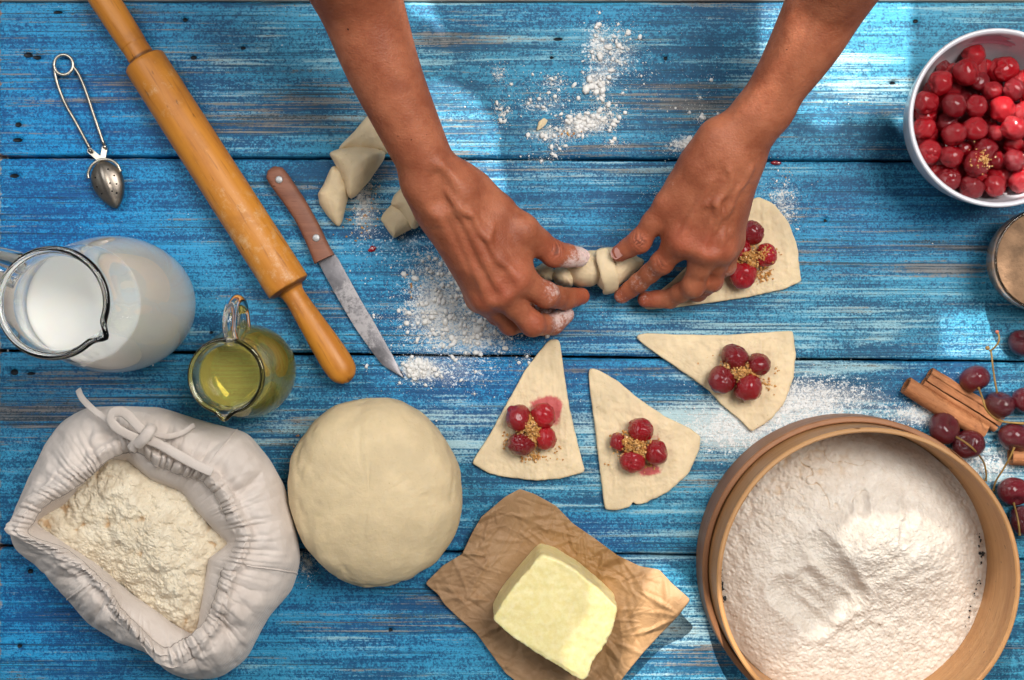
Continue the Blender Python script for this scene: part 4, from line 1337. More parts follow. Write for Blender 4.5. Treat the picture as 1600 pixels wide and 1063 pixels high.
TOP = [  # the cherries of each triangle: px, py, radius px, words
    [((810, 653, 20), 'upper cherry nearer the dough ball on the triangle pointing up'), ((849, 650, 19), 'cherry on the pink juice stain of the triangle pointing up'), ((814, 694, 19), 'lower cherry nearer the dough ball on the triangle pointing up'), ((852, 685, 17), 'smaller lower cherry nearer the straight edge of the triangle pointing up')],
    [((1001, 672, 19), 'top cherry of the four on the triangle with the nicked edge'), ((967, 691, 14), 'smallest cherry, beside the straight edge of the triangle with the nicked edge'), ((988, 721, 18), 'bottom cherry above the juice stain on the triangle with the nicked edge'), ((1025, 707, 18), 'cherry nearest the sieve on the triangle with the nicked edge')],
    [((1148, 559, 20), 'topmost cherry on the triangle with the long straight top edge'), ((1185, 569, 17), 'cherry with its dark stem hole showing on the triangle above the sieve'), ((1127, 593, 20), 'cherry nearest the triangle tip on the triangle above the sieve'), ((1168, 606, 21), 'lowest cherry, sugar speckled, on the triangle above the sieve')],
    [((1176, 364, 18), 'top cherry on the triangle under the hand'), ((1155, 387, 18), 'cherry half hidden by the little finger on the triangle under the hand'), ((1197, 399, 17), 'sugared cherry nearest the rounded edge of the triangle under the hand'), ((1160, 430, 20), 'lowest cherry on the triangle under the hand')],
]
i = 0
for grp in TOP:
    for (x, y, r), lab in grp:
        put_cherry(COOK[i % 7], 'stewed_cherry', x, y, r * 1.10, .005 + r * S * .88, (random.uniform(-1.6, 1.6), random.uniform(-1.6, 1.6), random.uniform(0, 6)), lab, 'cherries on the dough triangles', sc=(1, 1, .92))
        i += 1
GS = 'brown sugar on the dough triangles'
SU = M['sugar']
grains('brown_sugar', [(829, 670, 11, 12, 420, .013, .011), (832, 685, 7, 9, 200, .009, .011), (820, 660, 6, 5, 60, .018, .003), (845, 680, 9, 8, 90, .012, .008), (832, 713, 10, 6, 70, .0052, .001), (792, 685, 5, 9, 14, .0052, .001), (850, 705, 18, 12, 16, .0052, .0005)], 'brown sugar heaped between the cherries on the triangle pointing up', 'sugar', SU, .00125, GS)
grains('brown_sugar', [(992, 697, 13, 11, 420, .013, .011), (1002, 708, 9, 8, 220, .009, .011), (978, 690, 8, 6, 90, .013, .006), (1010, 728, 10, 4, 40, .0052, .001), (952, 720, 4, 6, 5, .0052, 0)], 'brown sugar heaped between the cherries on the triangle with the nicked edge', 'sugar', SU, .00125, GS)
grains('brown_sugar', [(1157, 580, 13, 10, 420, .013, .011), (1175, 584, 8, 6, 150, .010, .009), (1137, 572, 5, 4, 40, .013, .008), (1110, 565, 10, 7, 20, .0052, 0), (1172, 600, 5, 3, 22, .023, .002), (1198, 600, 8, 6, 22, .0052, 0), (1212, 580, 5, 4, 6, .0052, 0)], 'brown sugar between the cherries on the triangle above the sieve', 'sugar', SU, .00125, GS)
grains('brown_sugar', [(1168, 403, 13, 9, 420, .013, .011), (1172, 412, 8, 7, 220, .010, .012), (1196, 398, 6, 6, 70, .019, .002), (1192, 430, 8, 7, 70, .0052, .001), (1215, 396, 8, 4, 8, .0052, 0)], 'brown sugar scattered over the cherries on the triangle under the hand', 'sugar', SU, .00125, GS)

# ------------------------------------------------------------------ butter on baking paper
PC = (868, 925)
pap = [(812, 764), (835, 772), (868, 790), (895, 818), (930, 842), (965, 868), (1000, 885), (1030, 890), (1050, 912), (1079, 937), (1060, 962), (1030, 993), (1005, 1020), (982, 1048), (950, 1090), (900, 1110), (850, 1100), (820, 1075), (790, 1052), (765, 1018), (745, 990), (716, 965), (695, 945), (684, 928), (664, 912), (692, 884), (722, 866), (738, 832), (752, 808), (790, 776)]
n, rows = 640, 150
r, d_ = polar(pap, PC, n, 1.2)
t = np.linspace(0, 1, rows)[1:][:, None]
X = PC[0] + t * r[None] * d_[None, :, 0]; Y = PC[1] + t * r[None] * d_[None, :, 1]
W = np.stack([(X - 800) * S, (531.5 - Y) * S, X * 0], -1)
wrp = W + .006 * np.stack([fbm(W * 40, 5), fbm(W * 40, 9), X * 0], -1)
curl = blobs(X, Y, [(1072, 935, 45, 35, .022), (812, 770, 45, 30, .010), (672, 910, 40, 30, .006), (1000, 1020, 40, 50, .007), (735, 840, 30, 40, .004)])
tents = np.zeros_like(X)
rs = np.random.default_rng(5)
for k_ in range(420):
    a_ = rs.uniform(0, 2 * math.pi); rr_ = (rs.random() ** .5) * 1.0
    jx = int(rs.integers(0, n)); cx0, cy0 = PC[0] + rr_ * r[jx] * d_[jx, 0], PC[1] + rr_ * r[jx] * d_[jx, 1]
    ln = rs.uniform(8, 50) if k_ > 120 else rs.uniform(25, 65); wd_ = rs.uniform(2, 8) if k_ > 120 else rs.uniform(5, 12); hh = rs.uniform(.0004, .0019) * (wd_ / 7) * (1 if rs.random() < .7 else -.8)
    ux, uy = math.cos(a_), math.sin(a_)
    s_l = (X - cx0) * ux + (Y - cy0) * uy; s_w = -(X - cx0) * uy + (Y - cy0) * ux + .0012 * s_l ** 2 * rs.uniform(-3, 3)
    wv_ = wd_ * np.clip(1 - np.abs(s_l) / ln, .05, 1) ** .6
    tents += hh * np.clip(1 - np.abs(s_w) / wv_, 0, 1) * np.clip(1 - np.abs(s_l) / ln, 0, 1) ** .5
z = .0016 + curl + (.0035 * (fbm(wrp * 18, 61, 2) + .7) + tents) * (.35 + .65 * sstep(.35, .75, t))
und = np.exp(-((X - 862) / 85) ** 4 - ((Y - 965) / 80) ** 4)
z = z * (1 - .75 * und)
W[..., 0] = CX + (X - NX) * S * (D - z); W[..., 1] = CY - (Y - NY) * S * (D - z); W[..., 2] = np.maximum(z, .0006)
V = np.concatenate([W.reshape(-1, 3), [[W[0, :, 0].mean(), W[0, :, 1].mean(), W[0, :, 2].mean()]]])
f = grid_faces(rows - 1, n, True).tolist() + [[len(V) - 1, (j + 1) % n, j] for j in range(n)]
f = [q[::-1] for q in f]
gre = np.clip(blobs(X, Y, [(930, 880, 55, 45, .9), (1010, 960, 60, 50, .5), (860, 900, 60, 60, .5), (950, 1030, 40, 40, .5), (840, 800, 40, 30, .3)]) + .3 * fbm(W * 50, 77), 0, 1)
pp = obj('baking_paper', V, f, M['paper'], loc=P(*PC, 0), attrs={'grease': np.concatenate([gre.ravel(), [1]])})
sm = pp.modifiers.new('sheet', 'SOLIDIFY'); sm.thickness = .00018
tag(pp, 'crumpled sheet of brown baking paper under the butter', 'paper')

BC = (865, 968)
def bring(poly, n=300, sm=2.0):
    return polar(poly, BC, n, sm)
topq = [(845, 867), (866, 872), (905, 895), (935, 920), (966, 950), (958, 985), (944, 1010), (926, 1035), (915, 1066), (895, 1056), (870, 1040), (832, 1018), (795, 992), (770, 968), (785, 940), (810, 908)]
r, d_ = bring(topq)
zt = .046
loops = []
th = np.linspace(0, 2 * math.pi, 300, endpoint=False)
rag = fbm(np.stack([np.cos(th) * 14, np.sin(th) * 14, th * 0], -1), 91, 4, .65)
wx = CX + (BC[0] - NX) * S * (D - zt); wy = CY - (BC[1] - NY) * S * (D - zt)
lower = sstep(-.2, .6, np.sin(th))   # ragged along the cut that faces the viewer
for q in np.concatenate([np.linspace(0, 1, 30)]):
    rr = r * S * (D - zt) * (1 + .03 * (1 - q)) * (1 + .010 * rag * q * (1 + 1.5 * lower))
    if q > .93: rr = rr - .0008 * ((q - .93) / .07) ** 2
    loops.append(np.stack([wx + rr * d_[:, 0], wy - rr * d_[:, 1], np.full(300, .0020 + (zt - .0022) * q)], 1))
for q in np.linspace(.975, .02, 70):
    rr = r * S * (D - zt) * q * (1 + .012 * rag * sstep(.5, 1, q) * (1 + 1.5 * lower)) - .0008 * q
    zz = zt + .0006 * (1 - q)
    loops.append(np.stack([wx + rr * d_[:, 0], wy - rr * d_[:, 1], np.full(300, zz)], 1))
A = np.array(loops)
ca_, sa_ = math.cos(.62), math.sin(.62)
lx = A[..., 0] * ca_ - A[..., 1] * sa_; ly = A[..., 0] * sa_ + A[..., 1] * ca_
strokes = fbm(np.stack([lx * 60, ly * 45, A[..., 2] * 60], -1), 83, 3, .5)
wt = sstep(29, 36, np.arange(len(A)))[:, None]
A[..., 2] += wt * .0009 * strokes + wt * .0016 * np.clip(ridge(np.stack([lx * 22, ly * 14, lx * 0], -1), 85, 3) - .4, -.3, 1)
nr = .0011 * fbm(A * 120, 87, 4, .6) * (1 - wt) * sstep(0, 3, np.arange(len(A)))[:, None]
A[..., 0] += nr * d_[None, :, 0]; A[..., 1] -= nr * d_[None, :, 1]
v, f = loft(A, True, True)
tag(obj('butter', v, f, M['butter'], loc=(wx, wy, .002)), 'thick pale yellow block of butter on crumpled brown paper', 'butter')
tag(slab('butter', [(833, 884), (838, 880), (842, 884), (838, 890)], (838, 885), .004, None, None, mat='butter'), None) if False else None

# ------------------------------------------------------------------ sieve and its flour
sc_w = np.array([CX + (1357.5 - NX) * S * .932, CY - (906 - NY) * S * .932, 0.0])
sv = thing('flour_sieve', 'round bent wood sieve heaped with white flour', 'sieve', sc_w)
def hoop(name, ro_, ri_, z0, z1, mat, gapang=None, seed=0, n=160, parent=sv):
    th = np.linspace(0, 2 * math.pi, n, endpoint=False)
    wob_ = .0004 * fbm(np.stack([np.cos(th) * 2, np.sin(th) * 2, th * 0], -1), seed, 3)
    e = .0009
    prof = [(ri_, z0 + e), (ri_ + e, z0), (ro_ - e, z0), (ro_, z0 + e), (ro_, z1 - e), (ro_ - e, z1), (ri_ + e, z1), (ri_, z1 - e), (ri_, z0 + e)]
    loops = [np.stack([sc_w[0] + (r_ + wob_) * np.cos(th), sc_w[1] + (r_ + wob_) * np.sin(th), z_ + wob_ * (1 if z_ > .01 else 0)], 1) for r_, z_ in prof]
    v, f = loft(loops, flip=True)
    return obj(name, v, f, mat, parent, angle=40)
RI = .1107
hoop('inner_hoop', RI, RI - .0035, .004, .068, M['hoop'], seed=3)
hoop('outer_hoop', RI + .0052, RI + .0008, 0.0, .033, M['hoopdark'], seed=5)
hoop('mesh_clamp', RI - .0036, RI - .0052, .002, .008, M['sievemesh'], seed=7)
# lapped end of the outer hoop
th = np.linspace(math.radians(8), math.radians(52), 40)
lapl = []
for t_ in th:
    e = np.array([math.cos(t_), math.sin(t_)])
    ro_ = RI + .0054 + .004 * sstep(math.radians(52), math.radians(14), t_)
    ri_ = RI + .0054
    lapl.append([[sc_w[0] + e[0] * ri_, sc_w[1] + e[1] * ri_, .0005], [sc_w[0] + e[0] * (ro_ + .0002), sc_w[1] + e[1] * (ro_ + .0002), .0005], [sc_w[0] + e[0] * (ro_ + .0002), sc_w[1] + e[1] * (ro_ + .0002), .034], [sc_w[0] + e[0] * ri_, sc_w[1] + e[1] * ri_, .034]])
v, f = loft(lapl, True, True)
obj('hoop_lap', v, f, M['hoopdark'], sv, angle=40)
v, f = lathe([(RI - .0036, .0058), (RI - .0036, .0064), (.001, .0064)], sc_w, 128, True, True)
obj('sieve_mesh', v, f, M['sievemesh'], sv)
# flour: base circle at mesh level
def wpx(p, z):
    return NX + (p[0] - CX) / S / (D - z), NY - (p[1] - CY) / S / (D - z)
th = np.linspace(0, 2 * math.pi, 960, endpoint=False)
fc = wpx(sc_w, .02)
rfl = np.full(960, (RI - .0048) / S / (D - .02)) * (1 - .012 * np.clip(fbm(np.stack([np.cos(th) * 6, np.sin(th) * 6, th * 0], -1), 15, 4), -.2, 1))
def sieve_z(X, Y, t):
    base = .0085 + .016 * (1 - t ** 2.2)
    hump = .026 * np.exp(-(((X - 1395) / 85) ** 2 + ((Y - 850) / 80) ** 2)) + .010 * np.exp(-(((X - 1310) / 70) ** 2 + ((Y - 850) / 75) ** 2)) + .008 * np.exp(-(((X - 1470) / 40) ** 2 + ((Y - 870) / 60) ** 2))
    left = .012 * sstep(1350, 1160, X) * (1 - t ** 5)
    return base + hump + left
def sieve_extra(X, Y, W):
    dz = np.zeros_like(X); cr = np.zeros_like(X)
    # three finger scoops
    for x0, y0, x1, y1, w, dep in ((1228, 925, 1276, 968, 22, .0085), (1262, 908, 1308, 945, 18, .0075), (1278, 850, 1335, 930, 18, .0060), (1346, 772, 1349, 800, 9, .0045), (1412, 818, 1413, 850, 6, .0022), (1295, 790, 1320, 800, 14, .003), (1380, 785, 1385, 800, 16, .003), (1420, 785, 1422, 815, 10, .003)):
        ex, ey = x1 - x0, y1 - y0
        t = np.clip(((X - x0) * ex + (Y - y0) * ey) / (ex * ex + ey * ey), 0, 1)
        dd = np.hypot(X - x0 - t * ex, Y - y0 - t * ey) / w
        dd = dd * (1 + .10 * fbm(W * [60, 60, 0], 55, 3))
        dz -= dep * np.exp(-dd ** 3.0) * (.55 + .45 * t)
        dz += dep * .22 * np.exp(-((dd - 1.45) / .35) ** 2)
    smooth = np.exp(-(((X - 1360) / 90) ** 2 + ((Y - 790) / 35) ** 2)) + np.exp(-(((X - 1262) / 45) ** 2 + ((Y - 935) / 40) ** 2))
    rough_l = sstep(1440, 1220, X) * sstep(920, 780, Y)
    Wq = W + .003 * np.stack([fbm(W * 130, 91), fbm(W * 130, 92), W[..., 2] * 0], -1)
    w1 = worley(Wq * [190, 190, 0], 3) * .6 + .4 * worley(Wq * [90, 90, 0], 31)
    w2 = worley(Wq * [400, 400, 0], 5)
    smooth += np.exp(-((X - 1252) / 34) ** 2 - ((Y - 946) / 34) ** 2) + np.exp(-((X - 1284) / 30) ** 2 - ((Y - 925) / 30) ** 2)
    wall_ = np.clip(1 - smooth, .12, 1)
    dz += wall_ * (-.0034 * rough_l * (w1 - .45) - .0005 * (w2 - .45) * (.5 + rough_l) + .0016 * fbm(W * [170, 170, 0], 18, 4, .6) * (.4 + .6 * rough_l))
    lump = np.exp(-(((X - 1395) / 75) ** 2 + ((Y - 855) / 60) ** 2)) + np.exp(-(((X - 1370) / 130) ** 2 + ((Y - 970) / 60) ** 2)) * .7
    dz += lump * (-.0022 * (worley(Wq * [70, 70, 0], 9) - .5) + .0034 * fbm(W * [55, 55, 0], 8, 4))
    crack = np.abs(vnoise(W * [48, 48, 0], 44) + .25 * vnoise(W * [150, 150, 0], 45))
    ck = np.exp(-(crack / .022) ** 2) * np.exp(-(((X - 1290) / 75) ** 2 + ((Y - 735) / 55) ** 2))
    dz -= .003 * ck
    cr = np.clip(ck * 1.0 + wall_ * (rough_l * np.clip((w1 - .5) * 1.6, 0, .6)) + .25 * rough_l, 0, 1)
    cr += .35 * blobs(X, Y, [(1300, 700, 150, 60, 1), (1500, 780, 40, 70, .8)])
    return dz, np.clip(cr, 0, 1)
heap('flour', rfl, fc, sieve_z, .0016, 'white flour heaped with finger marks inside the wooden sieve', 'flour', 210, 6, sieve_extra)
# ink marks stamped round the edge of the sieve cloth
inner_edge = RI - .0062
def marks(name, a0, a1, n_, big, zz_):
    m = MB()
    for _ in range(n_):
        a_ = math.radians(random.uniform(a0, a1)); r_ = inner_edge - random.uniform(.0, .006)
        s_ = random.uniform(.0003, big)
        cpos = np.array([sc_w[0] + r_ * math.cos(a_), sc_w[1] + r_ * math.sin(a_), zz_ + random.uniform(0, .002)])
        v_, f_ = ico()
        m.add(v_ * [s_, s_ * random.uniform(.5, 1.6), .0006] + cpos, f_)
    v, f = m.get()
    o = obj(name, v, f, M['mark'], sv, smooth=False)
    o['kind'] = 'stuff'
marks('printed_mark', 0, 14, 26, .0013, .0130)
marks('printed_mark', -28, -6, 16, .0010, .0130)
marks('printed_mark', 164, 196, 90, .0017, .0160)

# ------------------------------------------------------------------ bowl of cherries
bzr = .070
bc_w = np.array([CX + (1560 - NX) * S * (1 - bzr), CY - (184 - NY) * S * (1 - bzr), 0.0])
bw = thing('china_bowl', 'white china bowl piled with red stewed cherries', 'bowl', bc_w)
outp = catmull([(.028, 0), (.030, .0035), (.036, .006), (.050, .018), (.0588, .036), (.0632, .055), (.0652, .0690)], 40)
inp = catmull([(.0615, .0690), (.0595, .054), (.0545, .036), (.045, .019), (.030, .009), (.002, .0068)], 36)
prof = [(.001, .0015)] + outp.tolist() + [(.0648, .0702), (.0638, .0708), (.0626, .0703)] + inp.tolist()
v, f = lathe(prof, bc_w, 120)
obj('bowl_wall', v, f, M['china'], bw)
jm = MB()
a_ = np.linspace(math.radians(72), math.radians(108), 20)
for i_, zz in enumerate(np.linspace(.055, .066, 8)):
    pass
rows_ = []
for zz in np.linspace(.050, .065, 10):
    rad_ = np.interp(zz, [.036, .054, .069], [.0545, .0595, .0615]) - .00018
    tt_ = (zz - .050) / .015
    lo_, hi_ = 70 + 14 * tt_ + 3 * math.sin(zz * 900), 104 - 4 * math.sin(zz * 1400 + 1)
    aa = np.radians(np.linspace(lo_, hi_, 20))
    rows_.append(np.stack([bc_w[0] + rad_ * np.cos(aa), bc_w[1] + rad_ * np.sin(aa), np.full(20, zz)], 1))
v = np.array(rows_).reshape(-1, 3)
obj('juice_smear', v, grid_faces(10, 20, False), M['juice'], bw)
BCH = [  # crop px x, y, r, depth, label
    (455, 212, 62, .046, 'dark cherry highest up in the bowl, beneath the bare china wall'), (415, 300, 68, .056, 'large creased cherry near the top of the bowl'), (285, 355, 66, .052, 'cherry against the upper wall of the bowl, beside the creased one'),
    (215, 455, 62, .050, 'dark cherry touching the bowl wall above the middle'), (360, 465, 65, .057, 'cherry with a dull flattened face in the upper middle of the bowl'), (465, 472, 60, .054, 'dented cherry touching the flat faced one in the bowl'),
    (205, 583, 58, .051, 'cherry against the bowl wall halfway down'), (320, 560, 58, .042, 'sunken shaded cherry in the middle of the bowl'), (358, 615, 62, .057, 'cherry with a deep pit hole near the middle of the bowl'),
    (460, 588, 64, .056, 'glossy split cherry in the middle of the bowl'), (565, 605, 45, .052, 'small bright red cherry in the middle of the bowl'), (230, 702, 64, .052, 'large cherry resting on the lower bowl wall'),
    (345, 725, 58, .057, 'cherry above the two lowest ones, pit dimple facing up'), (515, 688, 62, .054, 'bright cherry just above the sugared one in the bowl'), (470, 758, 68, .059, 'sugar dusted cherry in the bowl'),
    (330, 838, 62, .053, 'cherry at the lower edge of the bowl, nearest the table gap'), (445, 880, 62, .052, 'lowest cherry in the bowl, with a pale glint'), (562, 870, 58, .052, 'wrinkled pale pink cherry at the lower edge of the bowl'),
    (660, 742, 58, .056, 'bright oval cherry near the frame edge in the bowl'), (690, 850, 62, .053, 'scarlet cherry low in the bowl at the frame edge'), (657, 578, 66, .060, 'largest scarlet cherry in the sunny side of the bowl'),
    (600, 487, 66, .057, 'cherry with a pinched pit hole in the sunny side of the bowl'), (548, 392, 50, .049, 'shrivelled glistening cherry in the upper half of the bowl'), (482, 345, 52, .045, 'deep set cherry behind the large creased one'),
    (612, 285, 66, .044, 'almost black cherry against the stained china wall'), (655, 388, 56, .055, 'small scarlet cherry below the almost black one'), (705, 500, 52, .055, 'scarlet cherry cut by the frame beside the sunny ones'),
    (517, 268, 36, .040, 'tiny dark cherry wedged beside the almost black one'), (712, 330, 46, .045, 'dark cherry at the frame edge beside the almost black one'), (412, 682, 40, .045, 'little cherry squeezed in above the sugared one'),
    (655, 665, 52, .044, 'shaded cherry beneath the largest scarlet one'), (575, 745, 50, .044, 'shaded cherry tucked beside the sugared one'), (300, 280, 44, .040, 'dark cherry hidden behind the upper wall cherries'),
    (350, 385, 48, .040, 'dark sunken cherry between the creased and the flat faced ones'), (265, 790, 44, .040, 'dark cherry wedged low against the bowl wall'), (620, 830, 46, .041, 'shaded cherry between the two lowest scarlet ones'),
    (760, 420, 62, .054, None), (790, 560, 62, .056, None), (770, 690, 62, .055, None), (780, 830, 60, .050, None), (820, 330, 60, .046, None), (880, 480, 62, .054, None), (880, 640, 62, .054, None), (870, 770, 60, .048, None)]
for k_, (x, y, r, z, lab) in enumerate(BCH):
    put_cherry(COOK[(k_ * 3) % 7], 'stewed_cherry', 1380 + x / 3.223, 20 + y / 3.223, r / 3.223, z - .004, (random.uniform(-1.2, 1.2), random.uniform(-1.2, 1.2), random.uniform(0, 6)), lab or 'stewed cherry in the bowl beyond the frame edge', 'stewed cherries in the china bowl', sc=(1, 1, .93))
# lower layer that carries the pile
for k_ in range(16):
    a_ = k_ * 2.399; rr_ = .0105 * math.sqrt(k_ + .3)
    o = put_cherry(COOK[k_ % 7], 'stewed_cherry', 0, 0, 20, .026, (k_, k_ * 2, k_ * 3), 'shadowy cherry under the top layer in the bowl', 'stewed cherries in the china bowl')
    o.location = (bc_w[0] + rr_ * math.cos(a_), bc_w[1] + rr_ * math.sin(a_), .024)
for k_ in range(15):
    a_ = k_ * 2 * math.pi / 15
    o = put_cherry(COOK[k_ % 7], 'stewed_cherry', 0, 0, 19, .026, (k_, k_ * 2, k_ * 3), 'shadowy cherry under the top layer in the bowl', 'stewed cherries in the china bowl')
    o.location = (bc_w[0] + .0425 * math.cos(a_), bc_w[1] + .0425 * math.sin(a_), .036)
grains('brown_sugar', [(1380 + 505 / 3.223, 20 + 742 / 3.223, 6, 6, 130, .0622, .004), (1380 + 480 / 3.223, 20 + 735 / 3.223, 9, 8, 20, .064, .002)], 'small dab of sugar on one cherry in the bowl', 'sugar', M['sugar'], .0009)

# ------------------------------------------------------------------ bowl of brown sugar at the frame edge
gz = .045
gc = np.array([CX + (1636 - NX) * S * (1 - gz), CY - (406 - NY) * S * (1 - gz), 0.0])
gb = thing('glass_bowl', 'round glass bowl of brown spice cut by the frame edge', 'bowl', gc)
outp = catmull([(.020, .0005), (.028, .006), (.0355, .018), (.0390, .032), (.0392, .0450)], 30)
inp = catmull([(.0372, .0450), (.0368, .032), (.0334, .019), (.026, .0085), (.002, .0040)], 30)
v, f = lathe([(.001, .0005)] + outp.tolist() + [(.0388, .0458), (.0378, .0458)] + inp.tolist(), gc, 80)
obj('glass_wall', v, f, M['glass'], gb)
spice = mat_simple('brown_spice_powder', (0.25, 0.145, 0.08), .9, var=.3, vscale=90, bump=(350, .001))
th_ = np.linspace(0, 2 * math.pi, 80, endpoint=False)
pr = [(r_ + .0003, z_) for r_, z_ in inp[::-1] if z_ < .038]
prof = [(.001, .0042)] + pr + [(.0366, .0385), (.030, .040), (.018, .0435), (.002, .045)]
v, f = lathe(prof, gc, 80)
v[:, 2] += (v[:, 2] > .037) * .0015 * fbm(v * 120, 4)
tag(obj('spice_powder', v, f, spice, loc=gc), 'coarse brown powder filling the glass bowl at the frame edge', 'spice')

# ------------------------------------------------------------------ fresh cherries with stems, cinnamon sticks
def stem_obj(path, parent, r=.00075):
    p = catmull([P(*q) for q in path], 40)
    rr = np.interp(np.linspace(0, 1, 40), [0, .06, .9, 1], [r * 1.3, r, r, r * 1.6])
    me_o = obj('stem', *tube(p, rr, 8), M['stem'], None, loc=tuple(p[0]))
    pw = me_o.location.copy()
    me_o.parent = parent
    mi = parent.matrix_basis.inverted()
    me_o.matrix_parent_inverse = mi
    return me_o
FR = [  # px, py, r, facing of the stem end in degrees (photograph, clockwise from up) and tilt, label, stem path
    (1523, 593, 23, 160, 70, 'upper dark cherry beside the cinnamon, its stem trailing down past its neighbour', [(1529, 606, .020), (1535, 622, .030), (1541, 640, .030), (1552, 652, .022), (1566, 659, .016), (1600, 662, .02)]),
    (1562, 632, 22, 355, 65, 'dark cherry with its tall forked stem standing up', [(1558, 614, .018), (1554, 592, .020), (1551, 570, .020), (1549, 553, .018), (1547, 547, .018)]),
    (1604, 626, 22, 20, 50, 'dark cherry cut by the frame edge beside the forked stem one', None),
    (1475, 669, 25, 40, 40, 'biggest dark cherry against the sieve rim below the cinnamon', None),
    (1513, 695, 24, 300, 40, 'dark cherry beside the sieve rim with a stem lying across it', [(1494, 683, .022), (1506, 690, .0265), (1519, 700, .024), (1530, 712, .016), (1538, 725, .008), (1541, 742, .004), (1540, 752, .003)]),
    (1586, 684, 25, 190, 60, 'dark cherry whose yellow stem points down to the sieve', [(1585, 699, .018), (1578, 715, .016), (1566, 736, .010), (1556, 752, .006), (1552, 767, .003)]),
    (1584, 768, 24, 180, 45, 'dark cherry at the frame edge above the lowest one, stem end downwards', [(1584, 786, .018), (1589, 806, .026), (1592, 822, .028), (1593, 836, .024)]),
    (1600, 814, 24, 10, 50, 'lowest dark cherry tucked behind the sieve rim', None),
    (1598, 536, 22, 320, 50, 'single dark cherry by itself at the frame edge above the gap between boards', None)]
for k_, (x, y, r, face, tilt, lab, st) in enumerate(FR):
    fa = math.radians(face)
    o = put_cherry(FRESH[k_ % 4], 'fresh_cherry', x, y, r, r * S * .9, (0, 0, 0), lab, 'fresh dark cherries with stems')
    ti = math.radians(tilt)
    dv = Vector((math.sin(fa) * math.sin(ti), math.cos(fa) * math.sin(ti), math.cos(ti)))
    o.rotation_mode = 'QUATERNION'
    o.rotation_quaternion = dv.to_track_quat('Z', 'Y') @ Quaternion((0, 0, 1), random.uniform(0, 6))
    if st:
        bpy.context.view_layer.update()
        s_ = stem_obj(st, o)
        if k_ == 1:
            s2 = stem_obj([(1548, 548, .018), (1554, 543, .020), (1560, 535, .022), (1561, 526, .022), (1558, 519, .021)], o, .0007)
            v_, f_ = ico()
            for (bx, by, bz, br) in ((1558, 519, .021, .0016), (1543, 544, .018, .0019)):
                b_o = obj('stem_knob', v_ * br + P(bx, by, bz), f_.tolist(), mat_simple('pink_stem_knob', (0.48, 0.14, 0.08) if bx > 1550 else (.30, .17, .05), .6), None, loc=tuple(P(bx, by, bz)))
                b_o.parent = o; b_o.matrix_parent_inverse = o.matrix_basis.inverted()
def cinnamon(p0, p1, rolls, label, seed):
    a0, a1 = P(*p0), P(*p1)
    d = a1 - a0; L = np.linalg.norm(d); d /= L
    sd = np.array([-d[1], d[0], 0]); up = np.array([0, 0, 1.0])
    n = 40
    # scrolled section: outline of the bark sheet, out along the outside and back along the inside
    if rolls == 1:
        ph = np.linspace(-.3, 2 * math.pi * 1.25, 44)
        rad = np.interp(ph, [ph[0], 2 * math.pi, ph[-1]], [.0062, .0056, .0034])
        mid = np.stack([rad * np.cos(ph + 2.2), rad * np.sin(ph + 2.2)], 1)
    else:
        ph = np.linspace(-4.9, 1.2, 36)
        r_ = np.interp(ph, [-4.9, -2, 1.2], [.0024, .0042, .0044])
        A_ = np.stack([-.0043 + r_ * np.cos(ph), r_ * np.sin(ph)], 1)
        mid = np.concatenate([A_, (A_ * [-1, 1])[::-1]])
    tng = np.gradient(mid, axis=0); tng /= np.linalg.norm(tng, axis=1)[:, None]
    nr = np.stack([-tng[:, 1], tng[:, 0]], 1)
    hw = .0009
    sec = np.concatenate([mid + nr * hw, (mid - nr * hw)[::-1]])
    zc = -sec[:, 1].min() + .0002
    loops = []
    for i_, q in enumerate(np.linspace(0, 1, n)):
        w_ = 1 + .05 * vnoise(np.array([[q * 5, seed, 0.3]]), seed)[0]
        bend = .0012 * math.sin(q * 3.0 + seed)
        loops.append(a0 + d * (q * L) + (sec[:, :1] * w_ + bend) * sd + (sec[:, 1:] * w_ + zc) * up)
    A = np.array(loops)
    A = A + .0003 * fbm(A * 250, seed, 3)[..., None] * np.array([1, 1, 1])
    A[..., 2] = np.maximum(A[..., 2], .0003)
    v, f = loft(A, False, False)
    m_ = len(sec); h_ = m_ // 2
    for base in (0, (n - 1) * m_):
        for j in range(h_ - 1):
            f.append([base + j, base + j + 1, base + m_ - 2 - j, base + m_ - 1 - j])
    o = obj('cinnamon_stick', v, f, M['cinnamon'], loc=tuple((a0 + a1) / 2), angle=50)
    # grain along the stick
    ang = math.atan2(d[1], d[0]); me = o.data
    co = np.empty(len(me.vertices) * 3); me.vertices.foreach_get('co', co); co = co.reshape(-1, 3)
    R = np.array(Matrix.Rotation(-ang, 3, 'Z')); me.vertices.foreach_set('co', (co @ R.T).ravel()); o.rotation_euler = (0, 0, ang)
    return tag(o, label, 'cinnamon stick', 'cinnamon sticks')
cinnamon((1411, 601), (1533, 672), 1, 'rough cinnamon quill nearer the sieve, one single roll', 3)
cinnamon((1446, 587), (1556, 662), 2, 'orange cinnamon stick with two scrolled rolls, above the rough one', 5)
cinnamon((1573, 714), (1680, 716), 1, 'end of a cinnamon stick poking in under the yellow stemmed cherry', 8)

